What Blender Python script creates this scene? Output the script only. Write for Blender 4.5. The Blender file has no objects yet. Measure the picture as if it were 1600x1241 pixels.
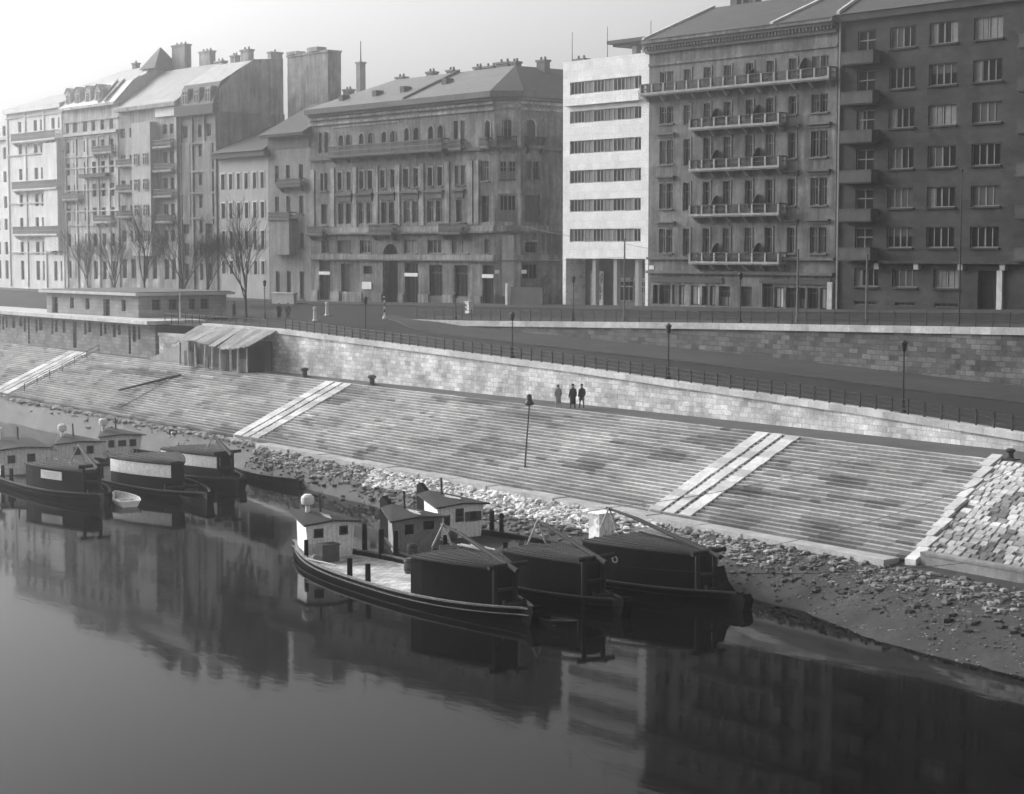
import bpy, math, random
from math import sin, cos, pi, sqrt, atan2, atan, tan, hypot
from mathutils import Vector, Matrix
random.seed(7)
S = bpy.context.scene
COL = S.collection
R = math.radians

# ------------------------------------------------------------ camera geometry (used to survey the photograph)
FPX, HOR = 2900.0, 388.0
TH = atan(2400 / 2900); PT = atan((620.5 - HOR) / FPX); CZ = 18.5
V_R = Vector((sin(TH), cos(TH), 0)); V_F = Vector((-cos(TH) * cos(PT), sin(TH) * cos(PT), -sin(PT)))
V_U = Vector((-cos(TH) * sin(PT), sin(TH) * sin(PT), cos(PT)))
CAM = Vector((0, 0, CZ))
def ray(x, y): return V_F + V_R * ((x - 800) / FPX) + V_U * ((620.5 - y) / FPX)
def onz(x, y, z):
    d = ray(x, y); t = (z - CZ) / d.z; return CAM + d * t
def ony(x, y, Y):
    d = ray(x, y); t = Y / d.y; return CAM + d * t

# ------------------------------------------------------------ materials
MATS = {}
def mat(name, v, var=.18, scale=.6, rough=.85, streak=0., bump=0., fine=6., spec=.3, tone=False, soot=0.):
    if name in MATS: return MATS[name]
    m = bpy.data.materials.new(name); m.use_nodes = True; MATS[name] = m
    nt = m.node_tree; N = nt.nodes; L = nt.links
    b = N['Principled BSDF']; b.inputs['Roughness'].default_value = rough
    b.inputs['Specular IOR Level'].default_value = spec
    tc = N.new('ShaderNodeTexCoord')
    def noise(sc, det=6, mapping=None):
        n = N.new('ShaderNodeTexNoise'); n.inputs['Scale'].default_value = sc; n.inputs['Detail'].default_value = det
        n.inputs['Roughness'].default_value = .65
        if mapping:
            mp = N.new('ShaderNodeMapping'); mp.inputs['Scale'].default_value = mapping
            L.new(tc.outputs['Object'], mp.inputs[0]); L.new(mp.outputs[0], n.inputs['Vector'])
        else: L.new(tc.outputs['Object'], n.inputs['Vector'])
        return n.outputs['Fac']
    def mth(op, a, c):
        n = N.new('ShaderNodeMath'); n.operation = op
        for i, q in enumerate((a, c)):
            if isinstance(q, (int, float)): n.inputs[i].default_value = q
            else: L.new(q, n.inputs[i])
        return n.outputs[0]
    def mr(a, lo, hi):
        n = N.new('ShaderNodeMapRange'); n.inputs[1].default_value = .3; n.inputs[2].default_value = .7
        n.inputs[3].default_value = lo; n.inputs[4].default_value = hi; L.new(a, n.inputs[0]); return n.outputs[0]
    f = mth('MULTIPLY', mr(noise(scale), 1 - var, 1 + var), mr(noise(fine, 8), 1 - var * .7, 1 + var * .7))
    if streak: f = mth('MULTIPLY', f, mr(noise(1.0, 5, (1.6, 1.6, .16)), 1 - streak, 1 + streak * .5))
    if soot:
        s1 = mr(noise(.28, 10), 1., 0.); s2 = mr(noise(1.0, 6, (2.2, 2.2, .22)), 1., 0.)
        q = mth('MULTIPLY', s1, s2); q = mth('MULTIPLY', q, soot*2.2); q = mth('MINIMUM', q, soot); f = mth('MULTIPLY', f, mth('SUBTRACT', 1., q))
    if tone:
        at = N.new('ShaderNodeAttribute'); at.attribute_name = 'tone'
        f = mth('MULTIPLY', f, at.outputs['Fac'])
    f = mth('MULTIPLY', f, v)
    cc = N.new('ShaderNodeCombineColor'); 
    for i in range(3): L.new(f, cc.inputs[i])
    L.new(cc.outputs[0], b.inputs['Base Color'])
    if bump:
        bp = N.new('ShaderNodeBump'); bp.inputs['Strength'].default_value = bump; bp.inputs['Distance'].default_value = .05
        L.new(noise(fine * 1.5, 8), bp.inputs['Height']); L.new(bp.outputs[0], b.inputs['Normal'])
    return m

def stone_mat(name, v, bw, bh, mort=.02, var=.35, stain=.35, axes='xz', mv=.4, scale=.35, bump=.4, hi=1.0):
    """coursed stone blocks; axes says which object axes run along the courses and up"""
    if name in MATS: return MATS[name]
    m = bpy.data.materials.new(name); m.use_nodes = True; MATS[name] = m
    nt = m.node_tree; N = nt.nodes; L = nt.links
    b = N['Principled BSDF']; b.inputs['Roughness'].default_value = .9; b.inputs['Specular IOR Level'].default_value = .2
    tc = N.new('ShaderNodeTexCoord'); sp = N.new('ShaderNodeSeparateXYZ'); cb = N.new('ShaderNodeCombineXYZ')
    L.new(tc.outputs['Object'], sp.inputs[0])
    idx = {'x': 0, 'y': 1, 'z': 2}
    L.new(sp.outputs[idx[axes[0]]], cb.inputs[0]); L.new(sp.outputs[idx[axes[1]]], cb.inputs[1])
    br = N.new('ShaderNodeTexBrick'); br.offset = .5; br.squash = 1.; br.inputs['Scale'].default_value = 1
    br.inputs['Brick Width'].default_value = bw; br.inputs['Row Height'].default_value = bh
    br.inputs['Mortar Size'].default_value = mort; br.inputs['Mortar Smooth'].default_value = .3
    br.inputs['Bias'].default_value = 0
    br.inputs['Color1'].default_value = (1 - var,) * 3 + (1,); br.inputs['Color2'].default_value = (hi,) * 3 + (1,)
    br.inputs['Mortar'].default_value = (mv,) * 3 + (1,)
    # a little wobble so that courses are not ruler-straight
    wn = N.new('ShaderNodeTexNoise'); wn.inputs['Scale'].default_value = .8; L.new(tc.outputs['Object'], wn.inputs['Vector'])
    wm = N.new('ShaderNodeVectorMath'); wm.operation = 'SCALE'; wm.inputs['Scale'].default_value = .12
    L.new(wn.outputs['Color'], wm.inputs[0])
    wa = N.new('ShaderNodeVectorMath'); L.new(cb.outputs[0], wa.inputs[0]); L.new(wm.outputs[0], wa.inputs[1])
    L.new(wa.outputs[0], br.inputs['Vector'])
    n1 = N.new('ShaderNodeTexNoise'); n1.inputs['Scale'].default_value = scale; n1.inputs['Detail'].default_value = 8; n1.inputs['Roughness'].default_value = .7
    L.new(tc.outputs['Object'], n1.inputs['Vector'])
    r1 = N.new('ShaderNodeMapRange'); r1.inputs[1].default_value = .35; r1.inputs[2].default_value = .65
    r1.inputs[3].default_value = 1 - stain; r1.inputs[4].default_value = 1 + stain * .4; L.new(n1.outputs['Fac'], r1.inputs[0])
    n2 = N.new('ShaderNodeTexNoise'); n2.inputs['Scale'].default_value = 7; n2.inputs['Detail'].default_value = 6
    L.new(tc.outputs['Object'], n2.inputs['Vector'])
    r2 = N.new('ShaderNodeMapRange'); r2.inputs[1].default_value = .3; r2.inputs[2].default_value = .7
    r2.inputs[3].default_value = .8; r2.inputs[4].default_value = 1.15; L.new(n2.outputs['Fac'], r2.inputs[0])
    def mul(a, c):
        n = N.new('ShaderNodeMath'); n.operation = 'MULTIPLY'; L.new(a, n.inputs[0])
        if isinstance(c, float): n.inputs[1].default_value = c
        else: L.new(c, n.inputs[1])
        return n.outputs[0]
    bw_ = N.new('ShaderNodeRGBToBW'); L.new(br.outputs['Color'], bw_.inputs[0])
    f = mul(mul(mul(bw_.outputs[0], r1.outputs[0]), r2.outputs[0]), float(v))
    cc = N.new('ShaderNodeCombineColor')
    for i in range(3): L.new(f, cc.inputs[i])
    L.new(cc.outputs[0], b.inputs['Base Color'])
    bp = N.new('ShaderNodeBump'); bp.inputs['Strength'].default_value = bump; bp.inputs['Distance'].default_value = .06
    ad = N.new('ShaderNodeMath'); ad.operation = 'ADD'; L.new(bw_.outputs[0], ad.inputs[0]); L.new(n2.outputs['Fac'], ad.inputs[1])
    L.new(ad.outputs[0], bp.inputs['Height']); L.new(bp.outputs[0], b.inputs['Normal'])
    return m

def glass_mat():
    m = mat('window_glass', .01, .3, .8, .25, spec=.06); return m
GLASS = glass_mat()
CURT = mat('curtain_cloth', .2, .25, 1.2, .9, streak=.3)
BLIND = mat('roller_blind', .055, .2, .8)
WOODD = mat('dark_door_wood', .06, .3, 1)
IRON = mat('black_iron', .022, .2, 1, .6)
LIGHTFR = mat('pale_window_paint', .38, .15, 1)
MIDFR = mat('grey_window_paint', .22, .2, 1)
DARKFR = mat('dark_window_paint', .07, .2, 1)
LSTONE = mat('pale_trim_stone', .5, .25, .6, streak=.25)
SIGNW = mat('white_sign_paint', .72, .1, 1)

# ------------------------------------------------------------ mesh builder
class MB:
    def __init__(s): s.v = []; s.f = []; s.m = []; s.t = []
    def quad(s, *p, m=0, t=1.):
        i = len(s.v); s.v += [tuple(q) for q in p]; s.f.append(tuple(range(i, i + len(p)))); s.m.append(m); s.t.append(t)
    def box(s, x0, x1, y0, y1, z0, z1, m=0, t=1.):
        i = len(s.v)
        s.v += [(x0,y0,z0),(x1,y0,z0),(x1,y1,z0),(x0,y1,z0),(x0,y0,z1),(x1,y0,z1),(x1,y1,z1),(x0,y1,z1)]
        for q in ((0,3,2,1),(4,5,6,7),(0,1,5,4),(1,2,6,5),(2,3,7,6),(3,0,4,7)):
            s.f.append(tuple(i + k for k in q)); s.m.append(m); s.t.append(t)
    def hexa(s, P, m=0, t=1.):
        i = len(s.v); s.v += [tuple(p) for p in P]
        for q in ((0,3,2,1),(4,5,6,7),(0,1,5,4),(1,2,6,5),(2,3,7,6),(3,0,4,7)):
            s.f.append(tuple(i + k for k in q)); s.m.append(m); s.t.append(t)
    def tube(s, a, b, r0, r1=None, n=8, m=0, cap=True):
        if r1 is None: r1 = r0
        a = Vector(a); b = Vector(b); d = b - a
        if d.length < 1e-6: return
        d.normalize(); u = d.orthogonal().normalized(); w = d.cross(u); i = len(s.v)
        for p, r in ((a, r0), (b, r1)):
            for k in range(n):
                q = p + (u * cos(2*pi*k/n) + w * sin(2*pi*k/n)) * r; s.v.append(tuple(q))
        for k in range(n):
            k2 = (k + 1) % n; s.f.append((i+k, i+k2, i+n+k2, i+n+k)); s.m.append(m); s.t.append(1.)
        if cap:
            s.f.append(tuple(i + k for k in reversed(range(n)))); s.m.append(m); s.t.append(1.)
            s.f.append(tuple(i + n + k for k in range(n))); s.m.append(m); s.t.append(1.)
    def lathe(s, x, y, prof, n=12, m=0):
        i = len(s.v)
        for r, z in prof:
            for k in range(n): s.v.append((x + r*cos(2*pi*k/n), y + r*sin(2*pi*k/n), z))
        for j in range(len(prof)-1):
            for k in range(n):
                k2 = (k+1) % n; a = i + j*n
                s.f.append((a+k, a+k2, a+n+k2, a+n+k)); s.m.append(m); s.t.append(1.)
        s.f.append(tuple(i + k for k in reversed(range(n)))); s.m.append(m); s.t.append(1.)
        e = i + (len(prof)-1)*n; s.f.append(tuple(e + k for k in range(n))); s.m.append(m); s.t.append(1.)
    def loft(s, rings, m=0, cap=True):
        i = len(s.v); n = len(rings[0])
        for r in rings: s.v += [tuple(p) for p in r]
        for j in range(len(rings)-1):
            for k in range(n):
                k2 = (k+1) % n; a = i + j*n
                s.f.append((a+k, a+k2, a+n+k2, a+n+k)); s.m.append(m); s.t.append(1.)
        if cap:
            s.f.append(tuple(i + k for k in reversed(range(n)))); s.m.append(m); s.t.append(1.)
            e = i + (len(rings)-1)*n; s.f.append(tuple(e + k for k in range(n))); s.m.append(m); s.t.append(1.)
    def mesh(s, name, mats, off=(0,0,0), tone=False, smooth=False):
        me = bpy.data.meshes.new(name)
        me.from_pydata([(a-off[0], b-off[1], c-off[2]) for a, b, c in s.v], [], s.f)
        if not isinstance(mats, (list, tuple)): mats = [mats]
        for q in mats: me.materials.append(q)
        if len(mats) > 1: me.polygons.foreach_set('material_index', s.m)
        if tone:
            at = me.attributes.new('tone', 'FLOAT', 'FACE'); at.data.foreach_set('value', s.t)
        if smooth: me.polygons.foreach_set('use_smooth', [True]*len(s.f))
        me.update(); return me
    def build(s, name, mats, parent=None, world=True, tone=False, smooth=False):
        off = (0,0,0)
        if parent is not None and world: off = wloc(parent)
        return link(name, s.mesh(name, mats, off, tone, smooth), parent)
def wloc(o):
    v = Vector((0,0,0))
    while o is not None: v += o.location; o = o.parent
    return v
def link(name, data, parent=None, loc=(0,0,0), rz=0.):
    o = bpy.data.objects.new(name, data); COL.objects.link(o); o.location = loc; o.rotation_euler = (0,0,rz)
    if parent is not None: o.parent = parent
    return o
def tag(o, label=None, cat=None, group=None, kind=None):
    if label: o['label'] = label
    if cat: o['category'] = cat
    if group: o['group'] = group
    if kind: o['kind'] = kind
    return o
def thing(name, label, cat, loc=(0,0,0), rz=0., group=None):
    return tag(link(name, None, None, loc, rz), label, cat, group)
def copy_tree(o, parent=None):
    c = o.copy(); COL.objects.link(c)
    if parent is not None: c.parent = parent
    for ch in [k for k in bpy.data.objects if k.parent == o]: copy_tree(ch, c)
    return c
def lerp(tab, x):
    if x <= tab[0][0]: return tab[0][1]
    for (a, p), (b, q) in zip(tab, tab[1:]):
        if x <= b: return p + (q-p)*(x-a)/(b-a)
    return tab[-1][1]

# ------------------------------------------------------------ facades
def sn(v): return round(v*20)/20
class Fac:
    """a vertical facade plane: O = left foot seen from outside, u = direction to the right"""
    def __init__(s, ox, oy, ux=1., uy=0.):
        l = hypot(ux, uy); s.o = Vector((ox, oy, 0)); s.u = Vector((ux/l, uy/l, 0)); s.n = Vector((s.u.y, -s.u.x, 0))
        s.rz = atan2(s.u.y, s.u.x); s.ops = []
    def px(s, x, y):
        d = ray(x, y); t = (s.o - CAM).dot(s.n) / d.dot(s.n); p = CAM + d*t
        return (p - s.o).dot(s.u), p.z
    def A(s, x, y=400): return s.px(x, y)[0]
    def Z(s, x, y): return s.px(x, y)[1]
    def p(s, a, z, d=0.):
        q = s.o + s.u*a + s.n*d; return (q.x, q.y, z)
    def bx(s, mb, a0, a1, d0, d1, z0, z1, m=0):
        mb.hexa([s.p(a0,z0,d1), s.p(a1,z0,d1), s.p(a1,z0,d0), s.p(a0,z0,d0), s.p(a0,z1,d1), s.p(a1,z1,d1), s.p(a1,z1,d0), s.p(a0,z1,d0)], m)
    def open(s, a0, a1, z0, z1, dep=.28, arch=False):
        o = (sn(a0), sn(a1), sn(z0), sn(z1), dep, arch); s.ops.append(o); return o
    def wall(s, mb, a0, a1, z0, z1, m=0):
        ops = [o for o in s.ops if o[0] < a1 and o[1] > a0]
        xs = sorted({a0, a1} | {min(max(e, a0), a1) for o in ops for e in o[:2]})
        zs = sorted({z0, z1} | {min(max(e, z0), z1) for o in ops for e in o[2:4]})
        for i in range(len(xs)-1):
            for j in range(len(zs)-1):
                cx = (xs[i]+xs[i+1])/2; cz = (zs[j]+zs[j+1])/2
                if xs[i+1]-xs[i] < 1e-5 or zs[j+1]-zs[j] < 1e-5: continue
                if any(o[0] < cx < o[1] and o[2] < cz < o[3] for o in ops): continue
                mb.quad(s.p(xs[i],zs[j]), s.p(xs[i+1],zs[j]), s.p(xs[i+1],zs[j+1]), s.p(xs[i],zs[j+1]), m=m)
        for (b0, b1, c0, c1, dp, ar) in ops:
            if ar:
                r = (b1-b0)/2; cm = (b0+b1)/2; sp = c1 - r; pts = [(cm + r*cos(pi*k/12), sp + r*sin(pi*k/12)) for k in range(13)]
                for k in range(12):
                    (x1,y1),(x2,y2) = pts[k], pts[k+1]
                    mb.quad(s.p(x1,c1), s.p(x2,c1), s.p(x2,y2), s.p(x1,y1), m=m) if abs(y1-c1)+abs(y2-c1) > 1e-4 else None
                    mb.quad(s.p(x1,y1), s.p(x2,y2), s.p(x2,y2,-dp), s.p(x1,y1,-dp), m=m)
                top = sp
            else:
                top = c1; mb.quad(s.p(b0,c1), s.p(b1,c1), s.p(b1,c1,-dp), s.p(b0,c1,-dp), m=m)
            mb.quad(s.p(b0,c0), s.p(b0,c0,-dp), s.p(b1,c0,-dp), s.p(b1,c0), m=m)
            mb.quad(s.p(b0,c0), s.p(b0,top), s.p(b0,top,-dp), s.p(b0,c0,-dp), m=m)
            mb.quad(s.p(b1,c0,-dp), s.p(b1,top,-dp), s.p(b1,top), s.p(b1,c0), m=m)
WC = {}
def win_meshes(w, h, style, var, fm):
    key = (round(w,2), round(h,2), style, var, fm.name)
    if key in WC: return WC[key]
    f = MB(); t = .09 if w > .8 else .06
    f.box(-w/2, -w/2+t, -.08, 0, 0, h); f.box(w/2-t, w/2, -.08, 0, 0, h)
    f.box(-w/2+t, w/2-t, -.08, 0, 0, t); f.box(-w/2+t, w/2-t, -.08, 0, h-t, h)
    def vm(x, tt): f.box(x-tt/2, x+tt/2, -.07, -.001, t, h-t)
    def hm(z, tt):
        f.box(-w/2+t, w/2-t, -.095, -.002, z-tt/2, z+tt/2)
    if style == 'cas': vm(0, .1); hm(h*.68, .1)
    elif style == 'single': vm(0, .08)
    elif style == 'wide': vm(0, .16); vm(-w/4, .1); vm(w/4, .1)
    elif style == 'strip':
        k = max(2, int(round(w/.62)))
        for i in range(1, k): vm(-w/2 + w*i/k, .08)
    elif style == 'shop':
        hm(h*.74, .14)
        for q in (-w/6, w/6): vm(q, .08)
    elif style == 'grid': vm(0, .05); hm(h/3, .05); hm(2*h/3, .05)
    elif style == 'door': vm(0, .08); hm(h*.76, .12)
    fo = f.mesh('window_frame', fm)
    p = MB(); y = -.035
    def st(x0, x1, z0, z1, m): p.quad((x0,y,z0),(x1,y,z0),(x1,y,z1),(x0,y,z1), m=m)
    X0, X1 = -w/2+t*.5, w/2-t*.5; Z0, Z1 = t*.5, h-t*.5
    def cols(spec):
        x = X0
        for fr, m in spec:
            st(x, x + (X1-X0)*fr, Z0, Z1, m); x += (X1-X0)*fr
    if var == 'dark': cols([(1,0)])
    elif var == 'ccurt': cols([(.28,1),(.44,0),(.28,1)])
    elif var == 'lcurt': cols([(.3,1),(.7,0)])
    elif var == 'rcurt': cols([(.72,0),(.28,1)])
    elif var == 'full': cols([(.44,1),(.12,0),(.44,1)])
    elif var == 'blind':
        st(X0,X1,Z0,Z0+(Z1-Z0)*.55,0); st(X0,X1,Z0+(Z1-Z0)*.55,Z1,2)
    elif var == 'shut': cols([(1,2)])
    elif var == 'half':
        xm = (X0+X1)/2; st(X0,xm,Z0,Z1,2); st(xm,X1,Z0,Z1,0)
    elif var == 'low':
        st(X0,X1,Z0,Z0+(Z1-Z0)*.45,1); st(X0,X1,Z0+(Z1-Z0)*.45,Z1,0)
    elif var == 'wood': cols([(1,3)])
    elif var == 'white': cols([(1,4)])
    pm = p.mesh('pane', [GLASS, CURT, BLIND, WOODD, SIGNW])
    WC[key] = (fo, pm); return WC[key]
SILLC = {}
def window(F, parent, op, style='cas', var='dark', fm=LIGHTFR, sill=None, hood=None, surround=None, name='window'):
    a0, a1, z0, z1, dp, ar = op; w = a1-a0; h = z1-z0
    fo, pm = win_meshes(w, h, style, var, fm)
    loc = Vector(F.p((a0+a1)/2, z0, -dp)) - wloc(parent)
    o = link(name, fo, parent, loc, F.rz)
    link('pane', pm, o)
    if sill is not None:
        k = ('s', round(w,2), sill.name, dp)
        if k not in SILLC:
            b = MB(); b.box(-w/2-.12, w/2+.12, -dp-.16, -dp+.06, -.16, -.003); SILLC[k] = b.mesh('sill', sill)
        link('sill', SILLC[k], o)
    if hood is not None:
        k = ('h', round(w,2), hood.name, round(h,2), dp)
        if k not in SILLC:
            b = MB(); b.box(-w/2-.3, w/2+.3, -dp-.32, -dp-.003, h+.45, h+.62); b.box(-w/2-.18, w/2+.18, -dp-.12, -dp-.003, h+.14, h+.45)
            SILLC[k] = b.mesh('hood', hood)
        link('hood', SILLC[k], o)
    if surround is not None:
        k = ('r', round(w,2), surround.name, round(h,2), dp, ar)
        if k not in SILLC:
            b = MB(); q = .17; top = h - (w/2 if ar else 0)
            b.box(-w/2-q, -w/2-.002, -dp-.07, -dp-.003, -.02, top); b.box(w/2+.002, w/2+q, -dp-.07, -dp-.003, -.02, top)
            if ar:
                for i in range(12):
                    c0, c1 = pi*i/12, pi*(i+1)/12; r = w/2+.002
                    P = [(r*cos(c0), -dp-.07, top+r*sin(c0)), (r*cos(c1), -dp-.07, top+r*sin(c1)), (r*cos(c1), -dp-.003, top+r*sin(c1)), (r*cos(c0), -dp-.003, top+r*sin(c0))]
                    r2 = r+q
                    Q = [(r2*cos(c0), -dp-.07, top+r2*sin(c0)), (r2*cos(c1), -dp-.07, top+r2*sin(c1)), (r2*cos(c1), -dp-.003, top+r2*sin(c1)), (r2*cos(c0), -dp-.003, top+r2*sin(c0))]
                    b.hexa(P + Q)
            else: b.box(-w/2-q, w/2+q, -dp-.08, -dp-.003, h+.002, h+q+.03)
            SILLC[k] = b.mesh('surround', surround)
        link('surround', SILLC[k], o)
    return o
def rows(F, yref, y0, y1):
    return F.Z(yref, y1), F.Z(yref, y0)       # z bottom, z top of a row measured at column yref
def trim(F, parent, name, a0, a1, z0, z1, d, m, d0=.003):
    b = MB(); F.bx(b, a0, a1, d0, d, z0, z1); return b.build(name, m, parent)
def balcony(F, parent, a0, a1, z, proj, h, slab, style, rail, brackets=0, divs=(), th=.22, name='balcony'):
    b = MB(); F.bx(b, a0, a1, .004, proj, z-th, z); F.bx(b, a0+.05, a1-.05, .004, proj-.1, z-th-.12, z-th)
    o = b.build(name, slab, parent)
    r = MB()
    def run(p0, p1):
        (x0, d0), (x1, d1) = p0, p1; L = abs(x1-x0)+abs(d1-d0); n = max(1, int(round(L/1.75)))
        for i in range(n+1):
            t = i/n; x = x0+(x1-x0)*t; d = d0+(d1-d0)*t
            if style == 'masonry': F.bx(r, x-.11, x+.11, d-.11, d+.11, z+.002, z+h-.08, 0)
            else: F.bx(r, x-.03, x+.03, d-.03, d+.03, z+.002, z+h-.05, 0)
        k = int(L/.16)
        if style in ('masonry', 'iron'):
            for i in range(1, k):
                t = i/k; x = x0+(x1-x0)*t; d = d0+(d1-d0)*t; q = .028 if style == 'masonry' else .035
                F.bx(r, x-q, x+q, d-.02, d+.02, z+.06, z+h-.08, 1)
            xa, xb = min(x0,x1), max(x0,x1); da, db = min(d0,d1), max(d0,d1)
            F.bx(r, xa-.03, xb+.03, da-.025, db+.025, z+h*.42, z+h*.5, 1)
        xa, xb = min(x0,x1), max(x0,x1); da, db = min(d0,d1), max(d0,d1)
        if style == 'solid': F.bx(r, xa-.06, xb+.06, da-.06, db+.06, z+.003, z+h-.1, 0)
        F.bx(r, xa-.09, xb+.09, da-.09, db+.09, z+h-.1, z+h, 1 if style != 'solid' else 0)
    e = .14
    run((a0+e, proj-e), (a1-e, proj-e)); run((a0+e, .1), (a0+e, proj-e-.2)); run((a1-e, .1), (a1-e, proj-e-.2))
    r.build('railing', rail, o)
    for i in range(brackets):
        a = a0+.5+(a1-a0-1.)*i/max(1, brackets-1); q = MB()
        q.hexa([F.p(a-.16,z-.9,.3), F.p(a+.16,z-.9,.3), F.p(a+.16,z-.9,.004), F.p(a-.16,z-.9,.004), F.p(a-.16,z-th-.124,proj-.25), F.p(a+.16,z-th-.124,proj-.25), F.p(a+.16,z-th-.124,.004), F.p(a-.16,z-th-.124,.004)])
        q.build('bracket', slab, o)
    for a, hh in divs:
        q = MB(); pts = [(proj*.98*(1-cos(pi/2*k/6)), hh*(cos(pi/2*(1-k/6)) if False else 1-sin(pi/2*k/6)*.55)) for k in range(7)]
        prof = [(.02, z+.01)] + [(.02+proj*.9*k/6, z+hh*(1-.55*(k/6)**2)) for k in range(7)] + [(.02+proj*.9, z+.01)]
        q.loft([[F.p(a-.04, zz, dd) for dd, zz in prof], [F.p(a+.04, zz, dd) for dd, zz in prof]])
        q.build('divider', IRON, o)
    return o
def chimney(parent, x, y, z0, z1, w, d, m, pots=2):
    b = MB(); b.box(x-w/2, x+w/2, y-d/2, y+d/2, z0, z1-.25); b.box(x-w/2-.12, x+w/2+.12, y-d/2-.12, y+d/2+.12, z1-.25, z1)
    for i in range(pots):
        px_ = x-w/2+w*(i+.5)/pots; b.lathe(px_, y, [(.16,z1+.002),(.13,z1+.4)], 8)
    return b.build('chimney', m, parent)
def roof_mesh(parent, polys, m, name='roof', th=None):
    b = MB()
    for p in polys: b.quad(*p)
    return b.build(name, m, parent)
# ============================================================ the row of houses
YF = 139.4
def body(mb, X0, X1, Y0, Y1, z0, z1, m=0, top=True):
    e = .012
    mb.quad((X0+e,Y1,z0),(X0+e,Y0,z0),(X0+e,Y0,z1),(X0+e,Y1,z1), m=m); mb.quad((X1-e,Y0,z0),(X1-e,Y1,z0),(X1-e,Y1,z1),(X1-e,Y0,z1), m=m)
    mb.quad((X1-e,Y1,z0),(X0+e,Y1,z0),(X0+e,Y1,z1),(X1-e,Y1,z1), m=m)
    if top: mb.quad((X0+e,Y0+.01,z1-.01),(X1-e,Y0+.01,z1-.01),(X1-e,Y1,z1-.01),(X0+e,Y1,z1-.01), m=m)
G_HOUSE = 'houses along the embankment street'
SLATE = mat('dark_slate', .055, .3, .8, .8, fine=5, bump=.3)
LITROOF = mat('sky_lit_palace_roof', .15, .2, .5, .55, streak=.2)  # paler colour carries the sky's reflection on the palace's front slope
BRICKD = mat('sooty_brick', .14, .3, .8, .9, bump=.3)

# ---------------- R: dark apartment block at the right
mR = stone_mat('dark_stone_cladding', .066, .85, .42, .012, .3, .5, 'xz', .75, .3, .25)
F = Fac(-119.2, YF)
root = thing('apartment_house', 'dark grey rendered apartment house at far right with wide four-leaf windows and small stacked balconies', 'apartment house', (-119.2, YF, 12.4), 0, G_HOUSE)
RZ = [rows(F,1475,a,b) for a,b in ((34,68),(99,133),(164,196),(228,261),(292,324),(355,387))]
cols = [(1340.5,1368),(1390.6,1430.8),(1453,1497),(1522,1567)]
VR = ['dark half ccurt full','dark dark blind lcurt','lcurt lcurt full shut','dark half half dark','dark shut lcurt shut','dark blind dark dark']
wl = []
for r,(z0,z1) in enumerate(RZ):
    vs = VR[r].split()
    for c,(p0,p1) in enumerate(cols):
        a0,a1 = F.A(p0,50),F.A(p1,50)
        wl.append((F.open(a0,a1,z0-(.9 if c==0 else 0),z1,.25), 'cas' if c==0 else 'wide', vs[c], c))
    for a0,a1,v in ((22.4,24.2,'ccurt'),(25.6,28.7,'lcurt'),(30.2,33.2,'full')):
        wl.append((F.open(a0,a1,z0-(.9 if a0<23 else 0),z1,.25), 'cas' if a0<23 else 'wide', v, 0 if a0<23 else 2))
z0,z1 = rows(F,1475,421,450)
for p0,p1,v in ((1334,1372,'lcurt'),(1394,1433,'shut'),(1458,1498,'full')):
    wl.append((F.open(F.A(p0,430),F.A(p1,430),z0,z1,.3), 'wide', v, 1))
for a in (23.4, 29.0): wl.append((F.open(a,a+3,z0,z1,.3),'wide','dark',1))
door = F.open(F.A(1528,430),F.A(1558,430),12.6,F.Z(1540,423),.8)
zb = [ (F.open(F.A(p0,470),F.A(p1,470),F.Z(1475,480),F.Z(1475,474),.2)) for p0,p1 in ((1335,1368),(1398,1430),(1461,1497))]
b = MB(); F.wall(b, 0, 34.2, 11.8, 40.7); body(b, -119.2, -85, YF, 153, 11.8, 40.7); b.build('wall', mR, root)
fmR = mat('dull_window_paint', .2, .2, 1)
for op,st,v,c in wl: window(F, root, op, st, v, fmR, sill=(mR if c else None))
for op in zb: window(F, root, op, 'wide', 'dark', DARKFR, name='cellar_window')
window(F, root, door, 'door', 'wood', DARKFR, name='entrance_door')
trim(F, root, 'door_pillar', F.A(1559.5,450), F.A(1568,450), 12.3, F.Z(1560,423), .25, LSTONE)
zl = F.Z(1475,408)
trim(F, root, 'ledge', F.A(1374,408), 34.0, zl-.25, zl, .55, mR)
for p_ in (1374,1436,1505,1571):
    trim(F, root, 'corbel', F.A(p_,415)-.3, F.A(p_,415)+.25, zl-.8, zl-.254, .45, mat('grey_corbel_stone', .3, .2, 1))
trim(F, root, 'drainpipe', .25, .45, 12.4, 40.2, .2, mat('grey_pipe', .2, .2, 1))
trim(F, root, 'cornice', -.05, 34.2, 40.1, 40.75, .45, mR)
mRb = mat('balcony_render', .08, .3, .5, .9, streak=.3)
for r,(z0,z1) in enumerate(RZ):
    balcony(F, root, F.A(1324,60), F.A(1376,60), z0-.95, 1.05, .95, mRb, 'solid', mRb)
    balcony(F, root, 21.2, 26.0-.6, z0-.95, 1.15, .95, mRb, 'solid', mRb)
roof_mesh(root, [[(-119.1,138.8,40.76),(-84.8,138.8,40.76),(-84.8,147,45.3),(-119.1,147,45.3)],[(-84.8,153.2,40.76),(-119.1,153.2,40.76),(-119.1,147,45.3),(-84.8,147,45.3)],
                 [(-119.1,153.2,40.76),(-119.1,138.8,40.76),(-119.1,147,45.3)],[(-84.8,138.8,40.76),(-84.8,153.2,40.76),(-84.8,147,45.3)]], SLATE)
b = MB(); b.hexa([(-119.05,138.9,40.85),(-118.7,138.9,40.85),(-118.7,147,45.32),(-119.05,147,45.32),(-119.05,138.9,41.15),(-118.7,138.9,41.15),(-118.7,147,45.62),(-119.05,147,45.62)]); b.build('verge', LSTONE, root)

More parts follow.
